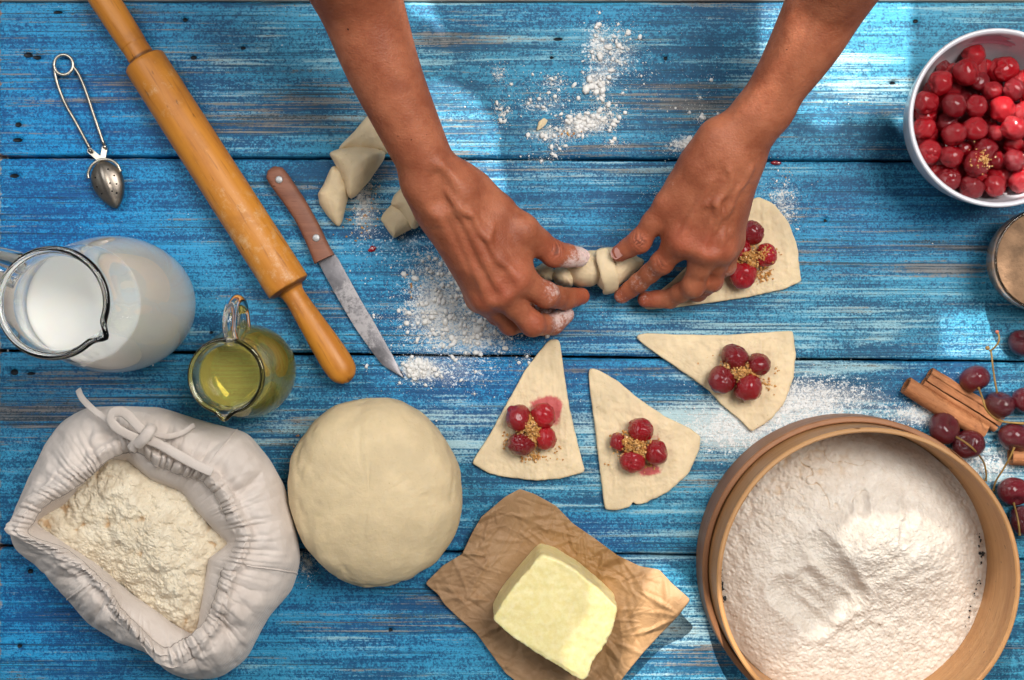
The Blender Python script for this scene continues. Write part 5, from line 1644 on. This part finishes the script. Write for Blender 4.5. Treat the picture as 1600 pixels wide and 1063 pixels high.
# ------------------------------------------------------------------ loose flour, crumbs and scraps on the boards
iv, iff = ico()
ov = np.array([(1, 0, 0), (-1, 0, 0), (0, 1, 0), (0, -1, 0), (0, 0, 1), (0, 0, -1)], float)
of = np.array([(0, 2, 4), (2, 1, 4), (1, 3, 4), (3, 0, 4), (2, 0, 5), (1, 2, 5), (3, 1, 5), (0, 3, 5)])
def clumps(spots):
    """powder: a few soft lumps and very many specks in each drift"""
    V, F, k_ = [], [], 0
    def put(base, faces, x, y, s_, flat):
        nonlocal k_
        nz = 1 + .45 * (RNG.random(len(base)) - .5)
        a_ = RNG.uniform(0, 6.28)
        c_, q_ = math.cos(a_), math.sin(a_)
        vv = base * nz[:, None] * [s_ * RNG.uniform(.8, 1.5), s_ * RNG.uniform(.7, 1.1), s_ * flat]
        vv = vv @ np.array([[c_, q_, 0], [-q_, c_, 0], [0, 0, 1]])
        V.append(vv + P(x, y, .0003 + s_ * flat * .35))
        F.append((faces + k_).tolist())
        k_ += len(base)
    for x, y, sx, sy, n_, rmin, rmax in spots:
        for _ in range(int(n_ * .45)):
            gx, gy = RNG.normal(0, 1, 2)
            r_ = (rmin * .8 + (rmax * 1.15 - rmin * .8) * RNG.random() ** 4.5) * S
            put(iv, iff, x + gx * sx, y + gy * sy, r_, RNG.uniform(.35, .6))
            if r_ > 2.2 * S:      # a lump sheds specks round it
                for _ in range(14):
                    hx, hy = RNG.normal(0, 1, 2) * r_ / S * 1.1
                    put(ov, of, x + gx * sx + hx, y + gy * sy + hy, RNG.uniform(.3, .9) * S, .6)
        for _ in range(int(n_ * 3.0)):
            gx, gy = RNG.normal(0, 1.12, 2)
            put(ov, of, x + gx * sx, y + gy * sy, RNG.uniform(.22, .75) * S, .6)
    return np.concatenate(V), [q for f_ in F for q in f_]
FL = [(700, 465, 28, 42, 380, .6, 4.5), (715, 500, 34, 30, 420, .6, 5), (660, 480, 20, 40, 220, .6, 4), (690, 410, 16, 14, 110, .7, 5), (755, 525, 38, 16, 260, .6, 4), (730, 470, 25, 45, 200, .6, 4.5), (705, 475, 48, 52, 600, .35, 1.6), (652, 576, 11, 7, 420, .9, 5), (700, 590, 50, 16, 90, .6, 3), (640, 520, 30, 30, 120, .6, 3),
      (925, 190, 18, 8, 420, .9, 4.5), (905, 197, 10, 8, 160, .9, 5), (950, 170, 12, 9, 140, .8, 5), (932, 130, 8, 9, 130, .9, 6), (936, 46, 4, 4, 24, 1, 6), (930, 58, 3, 3, 14, 1, 4), (950, 80, 30, 22, 130, .7, 4), (970, 60, 14, 12, 60, .7, 4.5), (960, 100, 22, 18, 110, .7, 4), (940, 85, 10, 8, 50, .8, 5),
      (865, 130, 14, 8, 90, .7, 4), (780, 115, 7, 8, 50, .8, 4.5), (850, 160, 35, 12, 140, .6, 4), (785, 175, 6, 8, 60, .8, 4), (870, 212, 20, 7, 110, .7, 4.5), (960, 225, 12, 4, 50, .7, 4), (870, 227, 8, 4, 40, .7, 4), (800, 150, 40, 30, 70, .5, 3), (1000, 140, 40, 30, 60, .5, 3),
      (1075, 224, 6, 5, 60, .8, 6), (1060, 230, 14, 6, 50, .6, 3.5), (1092, 185, 4, 4, 20, .7, 5), (1100, 160, 22, 25, 40, .5, 3), (848, 248, 30, 5, 40, .6, 3.5), (568, 300, 9, 18, 170, .7, 3.5), (572, 340, 12, 20, 90, .5, 2.5),
      (1225, 640, 60, 30, 900, .35, 1.4), (1130, 672, 40, 16, 500, .35, 1.4), (1222, 315, 14, 22, 240, .4, 1.8), (1300, 625, 45, 16, 350, .4, 1.6), (1435, 648, 30, 9, 260, .4, 1.7), (480, 880, 8, 12, 90, .6, 3), (1540, 725, 30, 15, 220, .4, 1.8),
      (590, 495, 5, 3, 12, .8, 4.5), (610, 400, 60, 30, 60, .4, 1.8), (820, 560, 12, 10, 25, .6, 3), (1030, 300, 12, 8, 22, .5, 3), (600, 420, 250, 160, 160, .3, 1.3), (1000, 250, 240, 140, 160, .3, 1.3), (900, 620, 160, 60, 90, .3, 1.3)]
v, f = clumps(FL)
fo = obj('loose_flour', v, f, M['looseflour'], loc=P(760, 420, 0), smooth=True, attrs={'crevice': np.zeros(len(v))})
tag(fo, 'white flour spilled in clumps over the blue boards', 'flour', kind='stuff')
co_ = grains('sugar_crumbs', [(565, 345, 14, 10, 28, .0002, 0), (560, 370, 20, 4, 12, .0002, 0), (640, 450, 6, 8, 8, .0002, 0), (890, 208, 8, 4, 12, .0002, 0), (1236, 276, 10, 8, 3, .0002, 0), (585, 300, 8, 14, 10, .0002, 0), (470, 690, 8, 6, 10, .0002, 0)], 'brown sugar crumbs strewn over the blue boards near the pastries', 'sugar', M['sugar'], .0011)
co_['kind'] = 'stuff'
tag(slab('dough_scrap', [(838, 205), (842, 190), (850, 184), (856, 188), (852, 195), (845, 201)], (847, 194), .0022, 'tiny dried scrap of dough lying among the spilled flour', 'dough scrap', seed=4, n=40, smooth=.4), None)
tag(slab('cherry_skin', [(574, 392), (580, 384), (588, 386), (585, 392), (579, 394)], (581, 389), .0018, 'tiny dark red shred of cherry skin near the knife', 'cherry skin', mat='cherry', seed=6, n=30, smooth=.4), None)
tag(slab('cherry_skin', [(1204, 253), (1212, 251), (1222, 253), (1220, 257), (1208, 257)], (1213, 254), .0015, 'shred of cherry skin on the board gap beside the forearm', 'cherry skin', mat='cherry', seed=6, n=30, smooth=.4), None)
# ------------------------------------------------------------------ the cook's arms and hands
def Q(px, py, z, r):
    return (P(px, py, z), r)
def build_arm(spec, lo, hi, h=.0014):
    F = Field(lo, hi, h)
    arm = F.new()
    ctl = np.array([list(a_) + [ra] for a_, ra in spec['arm']])
    fine = catmull(ctl, 44)
    for c0_, c1_ in zip(fine, fine[1:]):
        F.cone(arm, c0_[:3], c1_[:3], c0_[3], c1_[3], .002)
    for (a_, ra), (b_, rb_) in spec['palm']:
        F.cone(arm, a_, b_, ra, rb_, .014)
    for (a_, ra), (b_, rb_) in spec['web']:
        F.cone(arm, a_, b_, ra, rb_, .016)
    fing = F.new()
    for ch in spec['fingers']:
        one = F.new()
        pts_ = []
        for (a_, ra), (b_, rb_) in zip(ch, ch[1:]):
            mid_ = ((a_ * .5 + b_ * .5), (ra * .5 + rb_ * .5) * .93)
            F.cone(one, a_, mid_[0], ra, mid_[1], .003)
            F.cone(one, mid_[0], b_, mid_[1], rb_, .003)
        fing = Field.join(fing, one, .0018)
    body = Field.join(arm, fing, .009)
    th_ = F.new()
    ch = spec['thumb']
    for (a_, ra), (b_, rb_) in zip(ch, ch[1:]):
        mid_ = ((a_ * .5 + b_ * .5), (ra * .5 + rb_ * .5) * .96)
        F.cone(th_, a_, mid_[0], ra, mid_[1], .004)
        F.cone(th_, mid_[0], b_, mid_[1], rb_, .004)
    # the thumb melts into the palm at its root and stays apart from the fingers
    body = Field.join(body, th_, .0045)
    for a_, b_, r_, k_ in spec['bumps']:
        F.cone(body, a_, b_, r_, r_, k_)
    for a_, b_, r_, k_ in spec['dents']:
        F.cone(body, a_, b_, r_, r_, k_, sub=True)
    # veins and tendons that ride on the back of the hand
    for pts_, r0, o0, o1 in spec.get('surf', []):
        fine = catmull(np.array([P(x_, y_, .082) for x_, y_ in pts_]), 16)
        run = []
        for k_, p_ in enumerate(fine):
            i_, j_ = int(round((p_[0] - F.lo[0]) / h)), int(round((p_[1] - F.lo[1]) / h))
            zs = np.where(body[i_, j_, :] < 0)[0]
            if len(zs):
                u_ = k_ / 15
                off = o0 + (o1 - o0) * u_ - 0.5 * (abs(2 * u_ - 1) ** 4)
                run.append((np.array([p_[0], p_[1], F.lo[2] + zs[-1] * h + r0 * off]), r0))
        zsm = np.array([a_[2] for a_, _ in run])
        if len(zsm) > 4:
            zsm[1:-1] = (zsm[:-2] + 2 * zsm[1:-1] + zsm[2:]) / 4
            for k_ in range(len(run)):
                run[k_][0][2] = zsm[k_]
        for (a_, ra), (b_, rb_) in zip(run, run[1:]):
            F.cone(body, a_, b_, ra, rb_, .0035)
    v, q = surface_nets(body, F.lo, h)
    return v, q

def skin_attrs(v, tips, knuckles, creases, moles, back):
    fl = np.zeros(len(v)); red = np.zeros(len(v)); cr = np.zeros(len(v)); mo = np.zeros(len(v))
    for p, s_, a_ in tips:
        fl = np.maximum(fl, a_ * np.exp(-((np.linalg.norm(v - p, axis=1) / s_) ** 2)))
    for p, s_, a_ in knuckles:
        red = np.maximum(red, a_ * np.exp(-((np.linalg.norm(v - p, axis=1) / s_) ** 2)))
    for p, ax_, s_, n_ in creases:
        d = v - p
        u = d @ ax_
        w = np.exp(-((np.linalg.norm(d, axis=1) / s_) ** 2))
        cr -= w * np.abs(np.sin(u / s_ * n_ + 2 * vnoise(v * 200, 5))) 
    for px, py, s_ in moles:
        z = np.median(v[:, 2])
        q = np.stack([NX + (v[:, 0] - CX) / S / (D - v[:, 2]), NY - (v[:, 1] - CY) / S / (D - v[:, 2])], 1)
        mo = np.maximum(mo, np.exp(-(np.hypot(q[:, 0] - px, q[:, 1] - py) / s_) ** 2))
    return dict(flour=fl, red=red, crease=cr, mole=mo)

def nail(parent, tip, prev, upv, L, Wd, off, lift, mat=None):
    """a curved plate on the back of the last joint"""
    d = tip - prev; d /= np.linalg.norm(d)
    u = upv - d * (upv @ d); u /= np.linalg.norm(u)
    s_ = np.cross(d, u)
    n_, m_ = 12, 11
    rows_ = []
    for i_ in range(n_):
        q = i_ / (n_ - 1)
        wq = Wd * (1 - .25 * abs(2 * q - 1) ** 3) * (1 if q > .12 else .85)
        if q > .8: wq *= math.sqrt(max(.05, 1 - ((q - .8) / .22) ** 2))
        a_ = np.linspace(-1, 1, m_)
        rows_.append(tip + d * (off - L * (1 - q)) + s_ * (a_[:, None] * wq) + u * (lift - .0022 * a_[:, None] ** 2 * (wq / Wd) ** 2 - .0012 * q * q))
    A = np.array(rows_)
    v = np.concatenate([A.reshape(-1, 3), (A - u * .0006).reshape(-1, 3)])
    f = grid_faces(n_, m_, False).tolist()
    K_ = n_ * m_
    f = f + [[K_ + i_ for i_ in q[::-1]] for q in f]
    rim = list(range(m_)) + [i_ * m_ + m_ - 1 for i_ in range(1, n_)] + [(n_ - 1) * m_ + j for j in range(m_ - 2, -1, -1)] + [i_ * m_ for i_ in range(n_ - 2, 0, -1)]
    for i_ in range(len(rim)):
        a_, b_ = rim[i_], rim[(i_ + 1) % len(rim)]
        f.append([a_, b_, K_ + b_, K_ + a_])
    return obj('fingernail', v, f, mat or M['nail'], parent)

person = thing('person', 'person reaching in with two bare tanned forearms to roll a pastry', 'person', P(930, -150, 0))

# forearm that enters between the rolling pin and the spilled flour
A = dict(
    arm=[Q(430, -300, .260, .040), Q(512, -110, .172, .0345), Q(561, 0, .128, .0288), (P(596, 100, .112), .0252), Q(640, 200, .096, .0213), Q(664, 250, .088, .0192), Q(694, 302, .080, .0175)],
    palm=[(Q(668, 285, .076, .0165), Q(688, 330, .066, .0135)), (Q(720, 285, .082, .0135), Q(716, 300, .080, .0140)),
          (Q(712, 308, .078, .0150), Q(803, 432, .066, .0120)), (Q(700, 312, .079, .0155), Q(779, 450, .066, .0110)), (Q(690, 318, .074, .0150), Q(760, 462, .054, .0105)), (Q(686, 325, .066, .0140), Q(750, 464, .040, .0095)),
          (Q(700, 312, .064, .0120), Q(775, 430, .050, .0120))],
    web=[(Q(735, 305, .074, .0125), Q(800, 385, .060, .0085)), (Q(770, 350, .066, .0120), Q(808, 405, .060, .0080))],
    fingers=[[Q(803, 434, .066, .0112), Q(853, 461, .050, .0096), Q(884, 467, .030, .0082), Q(908, 463, .018, .0066)],
             [Q(779, 452, .066, .0106), Q(832, 507, .046, .0090), Q(864, 507, .024, .0078), Q(884, 492, .019, .0066)],
             [Q(760, 464, .054, .0100), Q(797, 506, .032, .0086), Q(836, 500, .014, .0076), Q(856, 484, .012, .0064)],
             [Q(750, 466, .040, .0092), Q(777, 493, .020, .0076), Q(806, 492, .010, .0066), Q(826, 480, .009, .0056)]],
    thumb=[Q(742, 300, .074, .0145), Q(812, 360, .064, .0118), Q(866, 397, .048, .0094), Q(904, 402, .037, .0078)],
    bumps=[], dents=[])
kn_ = lambda x, y, z, r, k_: (P(x, y, z), P(x + .5, y, z), r, k_)
A['bumps'] += [kn_(806, 437, .0715, .0072, .009), kn_(781, 454, .0712, .0070, .009), kn_(761, 466, .0588, .0066, .009), kn_(853, 460, .0535, .0074, .005), kn_(833, 504, .050, .0070, .005), kn_(662, 292, .0855, .0095, .016), kn_(818, 362, .0665, .0080, .012), kn_(866, 396, .0505, .0074, .005)]
A['bumps'] += [(P(690, 262, .1035), P(726, 300, .0945), .0024, .009)]
A['dents'] = [(P(722, 352, .0985), P(752, 402, .0915), .006, .007), (P(742, 345, .0990), P(778, 395, .0915), .005, .006), (P(706, 350, .0945), P(735, 415, .0840), .005, .006), (P(684, 285, .1085), P(690, 318, .100), .0075, .008), (P(792, 448, .0835), P(782, 425, .0895), .005, .008), (P(770, 462, .0785), P(756, 430, .0855), .005, .008)]
A['surf'] = [([(806, 432), (780, 395), (752, 355), (728, 325)], .0020, -.45, -.75), ([(780, 448), (760, 410), (738, 365), (716, 328)], .0021, -.45, -.75), ([(760, 458), (742, 418), (722, 372), (704, 334)], .0020, -.45, -.75),
    ([(770, 352), (764, 376), (776, 402), (790, 415)], .0011, -.25, -.4), ([(740, 338), (750, 362), (764, 376)], .0010, -.3, -.3), ([(700, 300), (722, 330), (740, 338)], .0011, -.4, -.3)]
lo = np.array([P(395, 0, .1)[0], P(0, 545, 0)[1], -.002]); hi = np.array([P(940, 0, 0)[0], P(0, -300, .26)[1] + .01, .31])
v, q = build_arm(A, lo, hi)
va = v
tips = [(P(908, 402, .037), .014, 1.1), (P(886, 408, .042), .013, 1.0), (P(862, 455, .056), .011, .62), (P(846, 447, .058), .008, .55), (P(872, 462, .048), .012, .35), (P(868, 500, .03), .013, .75), (P(880, 490, .022), .014, .8), (P(856, 478, .012), .015, .8), (P(838, 505, .05), .010, .42), (P(815, 492, .01), .02, .6), (P(775, 503, .025), .015, .4), (P(800, 345, .07), .004, .4)]
kns = [(P(806, 437, .078), .013, .6), (P(781, 454, .078), .012, .7), (P(761, 466, .064), .012, .7), (P(853, 460, .056), .010, .5), (P(834, 504, .053), .011, .7), (P(866, 396, .056), .010, .8), (P(908, 463, .018), .016, .9), (P(777, 493, .025), .016, .7), (P(736, 400, .075), .02, .35)]
dth = P(904, 402, .037) - P(866, 397, .048); dth /= np.linalg.norm(dth)
dix = P(884, 467, .030) - P(853, 461, .050); dix /= np.linalg.norm(dix)
cre = [(P(868, 391, .056), dth, .008, 9.0), (P(853, 459, .058), dix, .006, 7.0)]
att = skin_attrs(v, tips, kns, cre, [(544, 46, 2.4), (622, 213, 2.0), (642, 219, 2.2), (667, 211, 1.8)], None)
arm_a = obj('arm', v, q, M['skin'], person, attrs=att)
nail(arm_a, P(905, 402, .037), P(866, 397, .048), np.array([.05, .25, 1.0]), .0105, .0052, .0052, .0078, M['nailtip'])
nail(arm_a, P(908, 463, .018), P(884, 467, .030), np.array([.3, -.6, .5]), .0095, .0042, .0040, .0058)

B = dict(
    arm=[Q(1412, -205, .232, .0365), Q(1352, -105, .180, .0330), Q(1294, 0, .134, .0268), Q(1257, 70, .120, .0232), Q(1209, 145, .105, .0183), Q(1174, 190, .096, .0176), Q(1145, 232, .086, .0172)],
    palm=[(Q(1190, 188, .095, .0125), Q(1160, 240, .080, .0125)), (Q(1118, 215, .092, .0130), Q(1098, 252, .084, .0125)),
          (Q(1118, 245, .082, .0150), Q(1067, 372, .066, .0118)), (Q(1130, 248, .084, .0155), Q(1104, 384, .070, .0110)), (Q(1145, 250, .082, .0150), Q(1127, 385, .063, .0105)), (Q(1156, 252, .076, .0140), Q(1139, 374, .050, .0100)),
          (Q(1135, 250, .068, .0120), Q(1108, 362, .052, .0125))],
    web=[(Q(1088, 270, .076, .0125), Q(1060, 335, .062, .0085)), (Q(1065, 300, .068, .0110), Q(1058, 350, .060, .0075))],
    fingers=[[Q(1067, 374, .066, .0104), Q(1034, 411, .050, .0083), Q(998, 442, .030, .0071), Q(972, 462, .017, .0062)],
             [Q(1104, 386, .070, .0100), Q(1083, 447, .046, .0084), Q(1046, 467, .024, .0072), Q(1009, 468, .0165, .0064)],
             [Q(1127, 387, .063, .0095), Q(1112, 439, .040, .0080), Q(1090, 456, .020, .0074), Q(1068, 452, .0145, .0064)],
             [Q(1139, 376, .050, .0094), Q(1134, 415, .031, .0077), Q(1117, 428, .0165, .0066), Q(1100, 424, .0125, .0057)]],
    thumb=[Q(1100, 262, .080, .0130), Q(1043, 318, .068, .0092), Q(999, 377, .052, .0078), Q(968, 396, .041, .0066)],
    bumps=[], dents=[])
B['bumps'] += [kn_(1066, 377, .0722, .0066, .009), kn_(1104, 389, .0757, .0064, .009), kn_(1127, 390, .0678, .0060, .009), kn_(1140, 378, .055, .0056, .008), kn_(1034, 411, .0535, .0068, .005), kn_(1083, 447, .050, .0068, .005), kn_(1112, 439, .0435, .0064, .005), kn_(1214, 172, .101, .0068, .016), kn_(998, 379, .0545, .0066, .006)]
B['dents'] = [(P(1108, 300, .1035), P(1092, 345, .0960), .0055, .006), (P(1124, 310, .1015), P(1116, 355, .0930), .0045, .006), (P(1142, 310, .0960), P(1134, 355, .0850), .0045, .006), (P(1086, 378, .0890), P(1094, 350, .0945), .005, .008), (P(1116, 386, .0860), P(1120, 355, .0930), .0045, .008)]
B['surf'] = [([(1068, 368), (1082, 338), (1098, 304), (1108, 280)], .0020, -.40, -.75), ([(1104, 378), (1110, 345), (1118, 310), (1124, 282)], .0021, -.40, -.75), ([(1127, 380), (1131, 348), (1136, 315), (1138, 286)], .0019, -.40, -.75),
    ([(1128, 262), (1136, 282), (1130, 302), (1114, 318), (1098, 322)], .0012, -.32, -.4), ([(1168, 262), (1158, 286), (1144, 304), (1138, 326), (1128, 340)], .0011, -.35, -.45), ([(1114, 318), (1120, 340), (1116, 362)], .0010, -.3, -.4)]
lo = np.array([P(935, 0, 0)[0], P(0, 505, 0)[1], -.002]); hi = np.array([P(1520, 0, .12)[0], P(0, -300, .285)[1] + .01, .335])
v, q = build_arm(B, lo, hi)
tips = [(P(972, 462, .017), .012, .55), (P(1020, 420, .05), .016, .42), (P(1000, 440, .035), .012, .5), (P(1010, 468, .018), .012, .45), (P(1050, 468, .03), .012, .35), (P(1083, 452, .05), .010, .4), (P(1112, 445, .04), .012, .6), (P(1140, 425, .03), .014, .6), (P(1075, 420, .05), .012, .45), (P(1048, 290, .08), .008, .3)]
kns = [(P(1066, 377, .078), .012, .7), (P(1104, 389, .082), .012, .7), (P(1127, 390, .074), .011, .6), (P(1034, 411, .057), .010, .4), (P(998, 379, .058), .011, .8), (P(969, 396, .041), .012, .8), (P(972, 462, .017), .014, .8), (P(1009, 468, .017), .015, .9), (P(1120, 445, .035), .018, .6), (P(1040, 318, .076), .014, .15)]
dth = P(969, 396, .041) - P(998, 379, .052); dth /= np.linalg.norm(dth)
dix = P(1034, 411, .05) - P(998, 442, .03); dix /= np.linalg.norm(dix)
cre = [(P(998, 377, .060), dth, .008, 9.0), (P(1034, 411, .058), dix, .006, 7.0)]
att = skin_attrs(v, tips, kns, cre, [(1229, 77, 2.2), (1238, 141, 2.2), (1174, 22, 1.4), (1226, 179, 1.5)], None)
arm_b = obj('arm', v, q, M['skin'], person, attrs=att)
nail(arm_b, P(969, 396, .041), P(998, 379, .052), np.array([-.05, .35, 1.0]), .0120, .0050, .0042, .0074)
nail(arm_b, P(972, 462, .017), P(998, 442, .030), np.array([-.3, -.5, .5]), .0085, .0040, .0036, .0054)
nail(arm_b, P(1009, 468, .0165), P(1046, 467, .024), np.array([0, -.6, .6]), .0085, .0040, .0036, .0056)
